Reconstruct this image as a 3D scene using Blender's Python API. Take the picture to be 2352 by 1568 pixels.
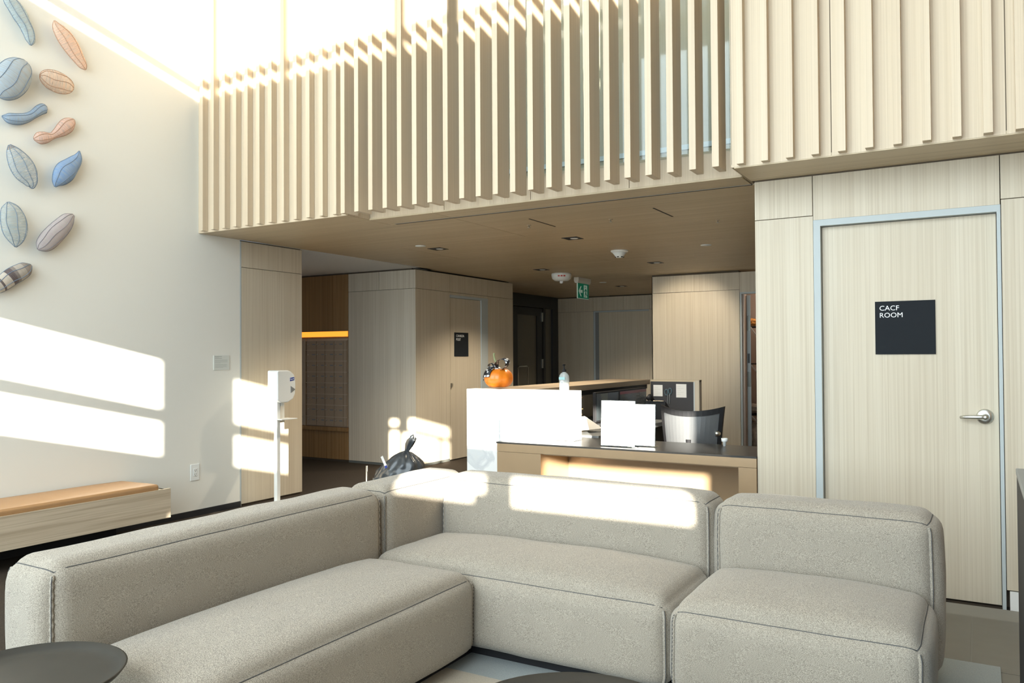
import bpy, bmesh, math, random
from mathutils import Vector, Matrix, noise

# ------------------------------------------------------------------ scene, camera, light
for o in list(bpy.data.objects):
    bpy.data.objects.remove(o, do_unlink=True)
S = bpy.context.scene
COL = S.collection
random.seed(7)

F_PX, YAW, PITCH, ROLL, CAM_H = 1831.8, 0.529065, 0.016363, -0.005746, 1.345
fw = Vector((-math.sin(YAW) * math.cos(PITCH), math.cos(YAW) * math.cos(PITCH), math.sin(PITCH)))
rt = Vector((math.cos(YAW), math.sin(YAW), 0))
up = rt.cross(fw)
rt2 = rt * math.cos(ROLL) + up * math.sin(ROLL)
up2 = -rt * math.sin(ROLL) + up * math.cos(ROLL)
cd = bpy.data.cameras.new('camera')
cam = bpy.data.objects.new('camera', cd)
COL.objects.link(cam)
cd.sensor_width = 36.0
cd.lens = F_PX / 2352 * 36.0
cd.clip_start = 0.05
cam.matrix_world = Matrix(((rt2.x, up2.x, -fw.x, 0), (rt2.y, up2.y, -fw.y, 0), (rt2.z, up2.z, -fw.z, CAM_H), (0, 0, 0, 1)))
S.camera = cam

S.view_settings.view_transform = 'Standard'
S.view_settings.look = 'None'
S.view_settings.gamma = 1.0
S.view_settings.use_curve_mapping = False
S.view_settings.exposure = 0.30

w = bpy.data.worlds.new('sky')
S.world = w
w.use_nodes = True
bgn = w.node_tree.nodes['Background']
bgn.inputs['Color'].default_value = (0.75, 0.86, 1.0, 1)
bgn.inputs['Strength'].default_value = 0.6

SUN_K, SUN_S = 0.605, 0.235           # travel towards -X and down, per metre of +Y
sd = bpy.data.lights.new('sun', 'SUN')
sd.energy = 30.0
sd.angle = math.radians(0.42)
sd.color = (1.0, 0.93, 0.80)
sun = bpy.data.objects.new('sun', sd)
COL.objects.link(sun)
sun.rotation_euler = Vector((-SUN_K, 1.0, -SUN_S)).to_track_quat('-Z', 'Y').to_euler()

YF = -2.6                             # unseen front wall, behind the camera


def area(name, loc, target, sx, sy, power, color):
    d = bpy.data.lights.new(name, 'AREA')
    d.shape = 'RECTANGLE'
    d.size, d.size_y = sx, sy
    d.energy = power
    d.color = color
    o = bpy.data.objects.new(name, d)
    COL.objects.link(o)
    o.location = loc
    o.rotation_euler = (Vector(target) - Vector(loc)).to_track_quat('-Z', 'Y').to_euler()
    return o


area('daylight_fill_lower', (-2.3, YF + 0.12, 1.75), (-2.3, 6, 1.75), 6.4, 2.6, 255, (0.80, 0.935, 1.0))  # added fill lamps for diffuse daylight, set before a mostly solid front
area('daylight_fill_upper', (-2.3, YF + 0.12, 4.6), (-2.3, 6, 4.2), 6.4, 2.8, 310, (0.80, 0.925, 1.0))

# ------------------------------------------------------------------ materials
MATS = {}


def newmat(name):
    m = bpy.data.materials.new(name)
    m.use_nodes = True
    nt = m.node_tree
    b = nt.nodes['Principled BSDF']
    MATS[name] = m
    return m, nt, b


def N(nt, t, **kw):
    n = nt.nodes.new(t)
    for k, v in kw.items():
        setattr(n, k, v)
    return n


def plain(name, col, rough=0.5, metal=0.0, spec=0.5, var=0.0, vscale=30, bump=0.0, bscale=200, emit=None, trans=0.0, coat=0.0):
    m, nt, b = newmat(name)
    b.inputs['Roughness'].default_value = rough
    b.inputs['Metallic'].default_value = metal
    b.inputs['Specular IOR Level'].default_value = spec
    b.inputs['Base Color'].default_value = (*col, 1)
    b.inputs['Coat Weight'].default_value = coat
    if trans:
        b.inputs['Transmission Weight'].default_value = trans
    if emit:
        b.inputs['Emission Color'].default_value = (*emit[0], 1)
        b.inputs['Emission Strength'].default_value = emit[1]
    g = N(nt, 'ShaderNodeNewGeometry')
    if var:
        n = N(nt, 'ShaderNodeTexNoise')
        n.inputs['Scale'].default_value = vscale
        n.inputs['Detail'].default_value = 3
        nt.links.new(g.outputs['Position'], n.inputs['Vector'])
        mx = N(nt, 'ShaderNodeMix', data_type='RGBA')
        mx.inputs[6].default_value = (*[c * (1 - var) for c in col], 1)
        mx.inputs[7].default_value = (*[min(1, c * (1 + var)) for c in col], 1)
        nt.links.new(n.outputs['Fac'], mx.inputs[0])
        nt.links.new(mx.outputs[2], b.inputs['Base Color'])
    if bump:
        n = N(nt, 'ShaderNodeTexNoise')
        n.inputs['Scale'].default_value = bscale
        nt.links.new(g.outputs['Position'], n.inputs['Vector'])
        bp = N(nt, 'ShaderNodeBump')
        bp.inputs['Strength'].default_value = bump
        bp.inputs['Distance'].default_value = 0.004
        nt.links.new(n.outputs['Fac'], bp.inputs['Height'])
        nt.links.new(bp.outputs['Normal'], b.inputs['Normal'])
    return m


def wood(name, dark, mid, light, axis, rough=0.45, fine=(95, 0.6), broad=(9, 0.2), contrast=1.0):
    """veneer with straight grain along one world axis"""
    m, nt, b = newmat(name)
    g = N(nt, 'ShaderNodeNewGeometry')
    oi = N(nt, 'ShaderNodeObjectInfo')
    add = N(nt, 'ShaderNodeVectorMath', operation='ADD')
    mul = N(nt, 'ShaderNodeMath', operation='MULTIPLY')
    mul.inputs[1].default_value = 37.0
    nt.links.new(oi.outputs['Random'], mul.inputs[0])
    nt.links.new(g.outputs['Position'], add.inputs[0])
    nt.links.new(mul.outputs[0], add.inputs[1])

    def tex(sc, detail, dist=0.0):
        s = [sc[0]] * 3
        s['XYZ'.index(axis)] = sc[1]
        mp = N(nt, 'ShaderNodeMapping')
        mp.inputs['Scale'].default_value = s
        nt.links.new(add.outputs[0], mp.inputs['Vector'])
        t = N(nt, 'ShaderNodeTexNoise')
        t.inputs['Scale'].default_value = 1.0
        t.inputs['Detail'].default_value = detail
        t.inputs['Distortion'].default_value = dist
        nt.links.new(mp.outputs[0], t.inputs['Vector'])
        return t
    a = tex(broad, 4, 0.6)
    c = tex(fine, 3, 0.3)
    e = tex((fine[0] * 3.2, fine[1] * 2.5), 2)
    r1 = N(nt, 'ShaderNodeValToRGB')
    r1.color_ramp.elements[0].position = 0.30
    r1.color_ramp.elements[1].position = 0.72
    r1.color_ramp.elements[0].color = (*mid, 1)
    r1.color_ramp.elements[1].color = (*light, 1)
    nt.links.new(a.outputs['Fac'], r1.inputs['Fac'])
    r2 = N(nt, 'ShaderNodeValToRGB')
    r2.color_ramp.elements[0].position = 0.30
    r2.color_ramp.elements[1].position = 0.56
    r2.color_ramp.elements[0].color = (0.75 * contrast,) * 3 + (1,)
    r2.color_ramp.elements[1].color = (0, 0, 0, 1)
    nt.links.new(c.outputs['Fac'], r2.inputs['Fac'])
    mx = N(nt, 'ShaderNodeMix', data_type='RGBA')
    nt.links.new(r2.outputs['Color'], mx.inputs[0])
    nt.links.new(r1.outputs['Color'], mx.inputs[6])
    mx.inputs[7].default_value = (*dark, 1)
    r3 = N(nt, 'ShaderNodeValToRGB')
    r3.color_ramp.elements[0].position = 0.33
    r3.color_ramp.elements[1].position = 0.52
    r3.color_ramp.elements[0].color = (0.34 * contrast,) * 3 + (1,)
    r3.color_ramp.elements[1].color = (0, 0, 0, 1)
    nt.links.new(e.outputs['Fac'], r3.inputs['Fac'])
    mx2 = N(nt, 'ShaderNodeMix', data_type='RGBA')
    nt.links.new(r3.outputs['Color'], mx2.inputs[0])
    nt.links.new(mx.outputs[2], mx2.inputs[6])
    mx2.inputs[7].default_value = (*dark, 1)
    nt.links.new(mx2.outputs[2], b.inputs['Base Color'])
    b.inputs['Roughness'].default_value = rough
    b.inputs['Specular IOR Level'].default_value = 0.35
    bp = N(nt, 'ShaderNodeBump')
    bp.inputs['Strength'].default_value = 0.15
    bp.inputs['Distance'].default_value = 0.002
    nt.links.new(c.outputs['Fac'], bp.inputs['Height'])
    nt.links.new(bp.outputs['Normal'], b.inputs['Normal'])
    return m


OAK = ((0.46, 0.385, 0.28), (0.59, 0.52, 0.405), (0.64, 0.575, 0.46))
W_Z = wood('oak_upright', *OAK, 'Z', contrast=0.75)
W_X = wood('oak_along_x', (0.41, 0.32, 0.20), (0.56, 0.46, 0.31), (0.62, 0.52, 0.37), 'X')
W_Y = wood('oak_along_y', (0.36, 0.28, 0.19), (0.54, 0.45, 0.33), (0.62, 0.53, 0.40), 'Y', fine=(45, 0.8))
W_SLAT = wood('oak_slat', (0.47, 0.37, 0.25), (0.605, 0.495, 0.36), (0.65, 0.545, 0.405), 'Z', fine=(130, 0.5), contrast=0.55)
W_WARM = wood('wood_warm_dark', (0.20, 0.10, 0.035), (0.32, 0.18, 0.07), (0.40, 0.24, 0.10), 'Z')  # reddish brown wood; warm shade put into the colour of the mail room panels
W_LEDGE = wood('ledge_wood', (0.24, 0.18, 0.12), (0.36, 0.285, 0.20), (0.44, 0.355, 0.26), 'Y')
M_GAP = plain('joint_dark', (0.10, 0.075, 0.05), 0.8)
M_WALL = plain('white_paint', (0.78, 0.775, 0.72), 0.75, spec=0.25, bump=0.05, bscale=350)
M_WHITE = plain('white_ceiling_paint', (0.78, 0.78, 0.76), 0.8, spec=0.2)
M_FRAME = plain('pale_steel_frame', (0.47, 0.52, 0.53), 0.5, spec=0.3)
M_BLACK = plain('black_sign', (0.018, 0.021, 0.025), 0.75, spec=0.12)
M_LETTER = plain('white_letter', (0.85, 0.87, 0.88), 0.5)
M_SATIN = plain('satin_chrome', (0.66, 0.66, 0.63), 0.3, metal=1.0)
M_DARKMET = plain('dark_metal', (0.02, 0.021, 0.024), 0.4)
M_CARPET = plain('dark_carpet', (0.052, 0.042, 0.033), 0.95, spec=0.1, var=0.35, vscale=90, bump=0.6, bscale=260)
M_TILE = plain('brown_grey_tile', (0.17, 0.155, 0.13), 0.42, var=0.12, vscale=9)
M_GROUT = plain('grout', (0.27, 0.255, 0.225), 0.8)
M_RUGB = plain('rug_border', (0.34, 0.37, 0.37), 0.95, spec=0.1, var=0.2, vscale=180, bump=0.5, bscale=400)
M_RUGC = plain('rug_field', (0.50, 0.45, 0.37), 0.95, spec=0.1, var=0.2, vscale=180, bump=0.5, bscale=400)
M_PLASTIC = plain('white_plastic', (0.80, 0.82, 0.80), 0.35)
M_STEELW = plain('white_powder_coat', (0.80, 0.81, 0.78), 0.4)
M_GREYPL = plain('grey_plastic', (0.22, 0.23, 0.23), 0.4)
M_BLUE = plain('blue_badge', (0.03, 0.06, 0.33), 0.4)
M_TAN = plain('tan_leather', (0.40, 0.225, 0.10), 0.42, var=0.08, vscale=12, bump=0.12, bscale=500)
M_BRONZE = plain('bronze_metal', (0.40, 0.28, 0.165), 0.36, metal=0.25, var=0.1, vscale=5)
M_TOP = plain('black_desk_top', (0.030, 0.028, 0.025), 0.3, var=0.35, vscale=45)
M_BLK = plain('black_plastic', (0.016, 0.016, 0.018), 0.55, spec=0.25)
M_CORK = plain('charcoal_board', (0.045, 0.045, 0.05), 0.7, var=0.1, vscale=200)
M_PAPER = plain('paper', (0.82, 0.81, 0.78), 0.7)
M_INK = plain('print_grey', (0.30, 0.31, 0.30), 0.7)
M_CARD = plain('cardboard', (0.40, 0.255, 0.12), 0.75, var=0.1, vscale=20)
M_SCREEN = plain('screen_dark', (0.05, 0.06, 0.065), 0.25)
M_SCRRED = plain('screen_red', (0.20, 0.03, 0.04), 0.3)
M_SCRLINE = plain('screen_line', (0.13, 0.15, 0.15), 0.4)
M_GREEN = plain('exit_green', (0.0, 0.16, 0.085), 0.4, emit=((0.0, 0.30, 0.16), 0.10))
M_EXITW = plain('exit_pale', (0.62, 0.78, 0.68), 0.4, emit=((0.6, 0.8, 0.7), 0.10))
M_ORANGE = plain('pumpkin_skin', (0.80, 0.22, 0.012), 0.38, var=0.14, vscale=25, coat=0.3)
M_STEM = plain('pumpkin_stem', (0.27, 0.30, 0.15), 0.7, var=0.3, vscale=60)
M_MAIL = plain('mailbox_bronze', (0.40, 0.30, 0.21), 0.45, metal=0.1)
M_MAILF = plain('mailbox_frame', (0.52, 0.42, 0.31), 0.4, metal=0.2)
M_LED = plain('led_strip', (0.8, 0.35, 0.06), 0.5, emit=((1.0, 0.33, 0.03), 1.15))
M_BAG = plain('black_poly_bag', (0.05, 0.058, 0.066), 0.3, coat=0.25)
M_CLOSET = plain('closet_paint', (0.52, 0.42, 0.35), 0.8)
M_PEACH = plain('orange_cloth', (0.55, 0.25, 0.06), 0.8)
M_CRUMP = plain('crumpled_plastic', (0.55, 0.50, 0.45), 0.35, var=0.5, vscale=25)
M_TEAL = plain('scissor_handle', (0.10, 0.17, 0.20), 0.4)
M_PHONE = plain('phone_bezel', (0.46, 0.38, 0.28), 0.35, metal=0.3)
M_CYAN = plain('blue_cap', (0.12, 0.28, 0.33), 0.4)
M_RED = plain('red_print', (0.5, 0.05, 0.04), 0.5)
M_SHADEGLASS = plain('dark_door_glass', (0.13, 0.12, 0.09), 0.12)
M_KICK = plain('kick_steel', (0.20, 0.21, 0.19), 0.35, metal=0.4)
M_STITCH = plain('seam_thread', (0.085, 0.085, 0.085), 0.9)


def fabric():
    m, nt, b = newmat('heather_wool')
    g = N(nt, 'ShaderNodeNewGeometry')
    t = N(nt, 'ShaderNodeTexNoise')
    t.inputs['Scale'].default_value = 620
    t.inputs['Detail'].default_value = 3
    fm = N(nt, 'ShaderNodeMapping')
    fm.inputs['Scale'].default_value = (0.55, 0.55, 1.7)
    nt.links.new(g.outputs['Position'], fm.inputs['Vector'])
    nt.links.new(fm.outputs[0], t.inputs['Vector'])
    r = N(nt, 'ShaderNodeValToRGB')
    r.color_ramp.elements[0].position = 0.36
    r.color_ramp.elements[1].position = 0.64
    r.color_ramp.elements[0].color = (0.185, 0.165, 0.135, 1)
    r.color_ramp.elements[1].color = (0.52, 0.465, 0.385, 1)
    nt.links.new(t.outputs['Fac'], r.inputs['Fac'])
    t2 = N(nt, 'ShaderNodeTexNoise')
    t2.inputs['Scale'].default_value = 7
    nt.links.new(g.outputs['Position'], t2.inputs['Vector'])
    mx = N(nt, 'ShaderNodeMix', data_type='RGBA', blend_type='MULTIPLY')
    mx.inputs[0].default_value = 0.35
    nt.links.new(r.outputs['Color'], mx.inputs[6])
    r2 = N(nt, 'ShaderNodeValToRGB')
    r2.color_ramp.elements[0].color = (0.72, 0.72, 0.72, 1)
    nt.links.new(t2.outputs['Fac'], r2.inputs['Fac'])
    nt.links.new(r2.outputs['Color'], mx.inputs[7])
    nt.links.new(mx.outputs[2], b.inputs['Base Color'])
    b.inputs['Roughness'].default_value = 0.95
    b.inputs['Specular IOR Level'].default_value = 0.1
    b.inputs['Sheen Weight'].default_value = 0.25
    bp = N(nt, 'ShaderNodeBump')
    bp.inputs['Strength'].default_value = 0.5
    bp.inputs['Distance'].default_value = 0.003
    nt.links.new(t.outputs['Fac'], bp.inputs['Height'])
    nt.links.new(bp.outputs['Normal'], b.inputs['Normal'])
    return m


def marble():
    m, nt, b = newmat('white_marble')
    g = N(nt, 'ShaderNodeNewGeometry')
    t = N(nt, 'ShaderNodeTexNoise')
    t.inputs['Scale'].default_value = 3.0
    t.inputs['Detail'].default_value = 8
    t.inputs['Distortion'].default_value = 1.5
    nt.links.new(g.outputs['Position'], t.inputs['Vector'])
    r = N(nt, 'ShaderNodeValToRGB')
    for i, (p, c) in enumerate([(0.40, (0.66, 0.68, 0.69, 1)), (0.50, (0.80, 0.81, 0.81, 1))]):
        r.color_ramp.elements[i].position = p
        r.color_ramp.elements[i].color = c
    e = r.color_ramp.elements.new(0.455)
    e.color = (0.60, 0.62, 0.64, 1)
    nt.links.new(t.outputs['Fac'], r.inputs['Fac'])
    nt.links.new(r.outputs['Color'], b.inputs['Base Color'])
    b.inputs['Roughness'].default_value = 0.35
    return m


def glass(name, tint=(0.9, 0.95, 0.96), refl=0.5, clear=True):
    m, nt, b = newmat(name)
    nt.nodes.remove(b)
    out = nt.nodes['Material Output']
    tr = N(nt, 'ShaderNodeBsdfTransparent')
    tr.inputs['Color'].default_value = (*tint, 1)
    gl = N(nt, 'ShaderNodeBsdfGlossy')
    gl.inputs['Roughness'].default_value = 0.03
    fr = N(nt, 'ShaderNodeFresnel')
    fr.inputs['IOR'].default_value = 1.45
    mx = N(nt, 'ShaderNodeMixShader')
    nt.links.new(fr.outputs[0], mx.inputs[0])
    nt.links.new(tr.outputs[0], mx.inputs[1])
    nt.links.new(gl.outputs[0], mx.inputs[2])
    nt.links.new(mx.outputs[0], out.inputs['Surface'])
    return m


def woven(name, c1, c2, clear, tip=None):
    """thread-wound translucent skin: fine cross-wise threads, open between them"""
    m, nt, b = newmat(name)
    out = nt.nodes['Material Output']
    uv = N(nt, 'ShaderNodeUVMap')
    wv = N(nt, 'ShaderNodeTexNoise')
    mp = N(nt, 'ShaderNodeMapping')
    mp.inputs['Scale'].default_value = (90, 5, 1)
    nt.links.new(uv.outputs[0], mp.inputs['Vector'])
    nt.links.new(mp.outputs[0], wv.inputs['Vector'])
    wv.inputs['Scale'].default_value = 1.0
    wv.inputs['Detail'].default_value = 2
    r = N(nt, 'ShaderNodeValToRGB')
    r.color_ramp.elements[0].position = 0.38
    r.color_ramp.elements[1].position = 0.62
    r.color_ramp.elements[0].color = (*c1, 1)
    r.color_ramp.elements[1].color = (*c2, 1)
    nt.links.new(wv.outputs['Fac'], r.inputs['Fac'])
    col = r.outputs['Color']
    if tip is not None:
        sp = N(nt, 'ShaderNodeSeparateXYZ')
        nt.links.new(uv.outputs[0], sp.inputs[0])
        rr = N(nt, 'ShaderNodeValToRGB')
        rr.color_ramp.interpolation = 'CONSTANT'
        els = rr.color_ramp.elements
        for i, (p, v) in enumerate(tip[0]):
            e = els[i] if i < 2 else els.new(p)
            e.position = p
            e.color = (v, v, v, 1)
        nt.links.new(sp.outputs[0], rr.inputs['Fac'])
        mx = N(nt, 'ShaderNodeMix', data_type='RGBA')
        nt.links.new(rr.outputs['Color'], mx.inputs[0])
        nt.links.new(col, mx.inputs[6])
        mx.inputs[7].default_value = (*tip[1], 1)
        col = mx.outputs[2]
    nt.links.new(col, b.inputs['Base Color'])
    b.inputs['Roughness'].default_value = 0.7
    tr = N(nt, 'ShaderNodeBsdfTransparent')
    ms = N(nt, 'ShaderNodeMixShader')
    r4 = N(nt, 'ShaderNodeMapRange')
    r4.inputs[1].default_value = 0.35
    r4.inputs[2].default_value = 0.65
    r4.inputs[3].default_value = max(0, clear - 0.22)
    r4.inputs[4].default_value = min(1, clear + 0.22)
    nt.links.new(wv.outputs['Fac'], r4.inputs[0])
    nt.links.new(r4.outputs[0], ms.inputs[0])
    nt.links.new(b.outputs[0], ms.inputs[1])
    nt.links.new(tr.outputs[0], ms.inputs[2])
    nt.links.new(ms.outputs[0], out.inputs['Surface'])
    return m


def ribbon():
    m, nt, b = newmat('spotted_ribbon')
    g = N(nt, 'ShaderNodeNewGeometry')
    v = N(nt, 'ShaderNodeTexVoronoi')
    v.inputs['Scale'].default_value = 42
    nt.links.new(g.outputs['Position'], v.inputs['Vector'])
    r = N(nt, 'ShaderNodeValToRGB')
    r.color_ramp.interpolation = 'CONSTANT'
    r.color_ramp.elements[0].color = (0.75, 0.76, 0.78, 1)
    r.color_ramp.elements[1].color = (0.012, 0.012, 0.016, 1)
    r.color_ramp.elements[1].position = 0.36
    nt.links.new(v.outputs['Distance'], r.inputs['Fac'])
    nt.links.new(r.outputs['Color'], b.inputs['Base Color'])
    b.inputs['Roughness'].default_value = 0.5
    return m


M_FAB = fabric()
M_MARBLE = marble()
M_GLASS = glass('clear_glass')
M_RIB = ribbon()

# ------------------------------------------------------------------ mesh helpers


def root_loc(p):
    while p.parent:
        p = p.parent
    return p.location.copy()


def tag(o, label=None, cat=None, group=None, kind=None):
    if label:
        o['label'] = label
    if cat:
        o['category'] = cat
    if group:
        o['group'] = group
    if kind:
        o['kind'] = kind
    return o


def mk(name, verts, faces, mat, parent=None, smooth=False, label=None, uv=None):
    vs = [Vector(v) for v in verts]
    if parent:
        off = root_loc(parent)
    else:
        lo = [min(v[i] for v in vs) for i in range(3)]
        hi = [max(v[i] for v in vs) for i in range(3)]
        off = Vector(((lo[0] + hi[0]) / 2, (lo[1] + hi[1]) / 2, lo[2]))
    me = bpy.data.meshes.new(name)
    me.from_pydata([tuple(v - off) for v in vs], [], faces)
    me.materials.append(mat)
    bm = bmesh.new()
    bm.from_mesh(me)
    bmesh.ops.recalc_face_normals(bm, faces=bm.faces)
    bm.to_mesh(me)
    bm.free()
    if smooth:
        me.polygons.foreach_set('use_smooth', [True] * len(me.polygons))
    if uv:
        l = me.uv_layers.new(name='UVMap')
        for lp in me.loops:
            l.data[lp.index].uv = uv[lp.vertex_index]
    o = bpy.data.objects.new(name, me)
    COL.objects.link(o)
    if parent:
        o.parent = parent
    else:
        o.location = off
    if label:
        o['label'] = label
    return o


BOXF = [(0, 3, 2, 1), (4, 5, 6, 7), (0, 1, 5, 4), (1, 2, 6, 5), (2, 3, 7, 6), (3, 0, 4, 7)]


def boxv(lo, hi):
    (a, b, c), (d, e, f) = lo, hi
    return [(a, b, c), (d, b, c), (d, e, c), (a, e, c), (a, b, f), (d, b, f), (d, e, f), (a, e, f)]


def bevel_mesh(o, wdt, seg=2, smooth=True):
    bm = bmesh.new()
    bm.from_mesh(o.data)
    bmesh.ops.bevel(bm, geom=bm.edges[:], offset=wdt, segments=seg, profile=0.5, affect='EDGES')
    bm.to_mesh(o.data)
    bm.free()
    return o


def box(name, lo, hi, mat, parent=None, bevel=0, label=None, seg=2):
    o = mk(name, boxv(lo, hi), BOXF, mat, parent, label=label)
    if bevel:
        bevel_mesh(o, bevel, seg)
    return o


def boxes(name, lst, mat, parent=None):
    V, Fs = [], []
    for lo, hi in lst:
        n = len(V)
        V += boxv(lo, hi)
        Fs += [tuple(i + n for i in f) for f in BOXF]
    return mk(name, V, Fs, mat, parent)


def empty(name, loc, label, cat, group=None, kind=None):
    o = bpy.data.objects.new(name, None)
    COL.objects.link(o)
    o.location = loc
    o.empty_display_size = 0.1
    return tag(o, label, cat, group, kind)


def frame_of(t):
    t = t.normalized()
    a = Vector((0, 0, 1)) if abs(t.z) < 0.9 else Vector((1, 0, 0))
    n = t.cross(a).normalized()
    return n, t.cross(n).normalized()


def tube(name, pts, r, mat, parent=None, seg=8, closed=False, smooth=True, label=None):
    pts = [Vector(p) for p in pts]
    rs = r if isinstance(r, (list, tuple)) else [r] * len(pts)
    V, Fs = [], []
    n = len(pts)
    prev = None
    for i, p in enumerate(pts):
        if closed:
            t = pts[(i + 1) % n] - pts[i - 1]
        else:
            t = pts[min(i + 1, n - 1)] - pts[max(i - 1, 0)]
        t.normalize()
        if prev is None:
            a, b = frame_of(t)
        else:
            a = (prev - t * prev.dot(t)).normalized()
            b = t.cross(a)
        prev = a
        for k in range(seg):
            an = 2 * math.pi * k / seg
            V.append(p + (a * math.cos(an) + b * math.sin(an)) * rs[i])
    for i in range(n if closed else n - 1):
        j = (i + 1) % n
        for k in range(seg):
            k2 = (k + 1) % seg
            Fs.append((i * seg + k, i * seg + k2, j * seg + k2, j * seg + k))
    if not closed:
        Fs.append(tuple(range(seg))[::-1])
        Fs.append(tuple((n - 1) * seg + k for k in range(seg)))
    return mk(name, V, Fs, mat, parent, smooth, label)


def lathe(name, prof, c, mat, parent=None, seg=24, axis='Z', smooth=True, label=None):
    """prof: (radius, height) list; c: centre; axis: direction of height"""
    V, Fs = [], []
    c = Vector(c)
    for r, h in prof:
        for k in range(seg):
            a = 2 * math.pi * k / seg
            x, y = r * math.cos(a), r * math.sin(a)
            v = {'Z': (x, y, h), 'Y': (x, h, y), 'X': (h, x, y)}[axis]
            V.append(c + Vector(v))
    for i in range(len(prof) - 1):
        for k in range(seg):
            k2 = (k + 1) % seg
            Fs.append((i * seg + k, i * seg + k2, (i + 1) * seg + k2, (i + 1) * seg + k))
    Fs.append(tuple(range(seg))[::-1])
    Fs.append(tuple((len(prof) - 1) * seg + k for k in range(seg)))
    return mk(name, V, Fs, mat, parent, smooth, label)


def prism(name, poly, org, ex, ey, depth, mat, parent=None, label=None):
    """flat polygon (x,y) on the plane org/ex/ey, given thickness along ex x ey"""
    org, ex, ey = Vector(org), Vector(ex), Vector(ey)
    n = ex.cross(ey).normalized()
    k = len(poly)
    V = [org + ex * x + ey * y for x, y in poly] + [org + ex * x + ey * y + n * depth for x, y in poly]
    Fs = [tuple(range(k))[::-1], tuple(range(k, 2 * k))] + [(i, (i + 1) % k, (i + 1) % k + k, i + k) for i in range(k)]
    return mk(name, V, Fs, mat, parent, label=label)


def text(name, body, size, org, ex, ey, mat, parent, spacing=1.0, line=1.0, xs=1.0, bold=0.0):
    cu = bpy.data.curves.new('tmp', 'FONT')
    cu.body = body
    cu.size = size
    cu.space_character = spacing
    cu.space_line = line
    cu.extrude = 0.0006
    cu.offset = bold
    cu.resolution_u = 3
    to = bpy.data.objects.new('tmp', cu)
    COL.objects.link(to)
    dg = bpy.context.evaluated_depsgraph_get()
    me = bpy.data.meshes.new_from_object(to.evaluated_get(dg))
    org, ex, ey = Vector(org), Vector(ex), Vector(ey)
    nn = ex.cross(ey)
    off = root_loc(parent)
    for v in me.vertices:
        c = v.co.copy()
        v.co = org + ex * (c.x * xs) + ey * c.y + nn * (c.z + 0.0006) - off
    me.materials.clear()
    me.materials.append(mat)
    bpy.data.objects.remove(to, do_unlink=True)
    o = bpy.data.objects.new(name, me)
    COL.objects.link(o)
    o.parent = parent
    return o


def copies(src, locs):
    """more objects sharing src's mesh, moved by the given offsets, under the same parent"""
    out = []
    for l in locs:
        c = src.copy()
        COL.objects.link(c)
        c.location = src.location + Vector(l)
        out.append(c)
    return out


PX, PY, PZ = Vector((1, 0, 0)), Vector((0, 1, 0)), Vector((0, 0, 1))
ZC = 2.39           # timber ceiling
ZS = 2.145          # head seam of the panelling
XA = -5.72          # art wall and entrance pier
XC = -5.80          # corridor wall
YM = 7.64           # mail room wall
YA = 4.90           # door wall on the right
G = 0.0022          # half joint

# ------------------------------------------------------------------ floor
fl = box('floor', (-8.2, YF, -0.12), (3.4, 13.4, 0.0), M_CARPET)
tag(fl, 'dark brown carpet floor of the lobby', 'floor', kind='structure')
tile0 = None
for i in range(6):
    for j in range(9):
        x0, y0 = -1.245 + i * 0.60, YF + 0.4 + j * 0.765
        if y0 + 0.765 > 4.895:
            continue
        if tile0 is None:
            tbase = (x0, y0)
            tile0 = box('tile', (x0 + 0.003, y0 + 0.003, 0.0), (x0 + 0.597, y0 + 0.762, 0.006), M_TILE, fl)
        else:
            copies(tile0, [(x0 - tbase[0], y0 - tbase[1], 0)])
box('grout_bed', (-1.245, YF + 0.4, 0.0), (2.355, 4.52 + 0.37, 0.004), M_GROUT, fl)

# ------------------------------------------------------------------ art wall on the left
wl = box('wall_left', (XA - 0.2, YF, 0.0), (XA, 4.945, 6.5), M_WALL)
tag(wl, 'tall white painted wall that carries the woven pods', 'wall', kind='structure')
bl = box('baseboard_left', (XA, YF, 0.0), (XA + 0.012, 4.945, 0.05), M_DARKMET)
tag(bl, 'low dark baseboard along the white wall', 'baseboard', kind='structure')

# pier clad in oak between the white wall and the mail room opening
wp = box('wall_pier', (XA - 0.2, 4.95, 0.0), (XA - 0.02, 5.705, ZC), M_GAP)
tag(wp, 'oak clad pier beside the white wall behind the dispenser stand', 'wall', kind='structure')
box('panel', (XA - 0.02, 4.962, 0.02), (XA, 5.705, ZS - G), W_Z, wp)
box('panel', (XA - 0.02, 4.962, ZS + G), (XA, 5.705, ZC - 0.012), W_Z, wp)
box('edge_trim', (XA - 0.02, 4.946, 0.0), (XA + 0.001, 4.960, ZC - 0.012), M_FRAME, wp)

# ------------------------------------------------------------------ mail room
wm = box('wall_mailroom', (-8.2, YM + 0.02, 0.0), (XC - 0.07, YM + 0.25, ZC), M_GAP)
tag(wm, 'oak panelled wall around the mailboxes', 'wall', kind='structure')
box('panel', (-6.855, YM, 0.03), (XC, YM + 0.02, ZS - G), W_Z, wm)
box('panel', (-6.855, YM, ZS + G), (-6.36 - G, YM + 0.02, ZC - 0.02), W_Z, wm)
box('panel', (-6.36 + G, YM, ZS + G), (XC, YM + 0.02, ZC - 0.02), W_Z, wm)
box('panel', (-8.2, YM, 1.655), (-6.86 - G, YM + 0.02, ZC - 0.02), W_WARM, wm)
box('panel', (-8.2, YM - 0.002, 0.03), (-6.86 - G, YM + 0.02, 0.385), W_WARM, wm)
box('shelf', (-8.2, YM - 0.03, 0.387), (-6.86, YM + 0.02, 0.437), W_WARM, wm)
box('light_cove', (-8.2, YM + 0.004, 1.566), (-6.865, YM + 0.02, 1.654), W_WARM, wm)
box('kick_strip', (-6.86, YM + 0.006, 0.0), (XC, YM + 0.02, 0.03), M_KICK, wm)
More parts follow.
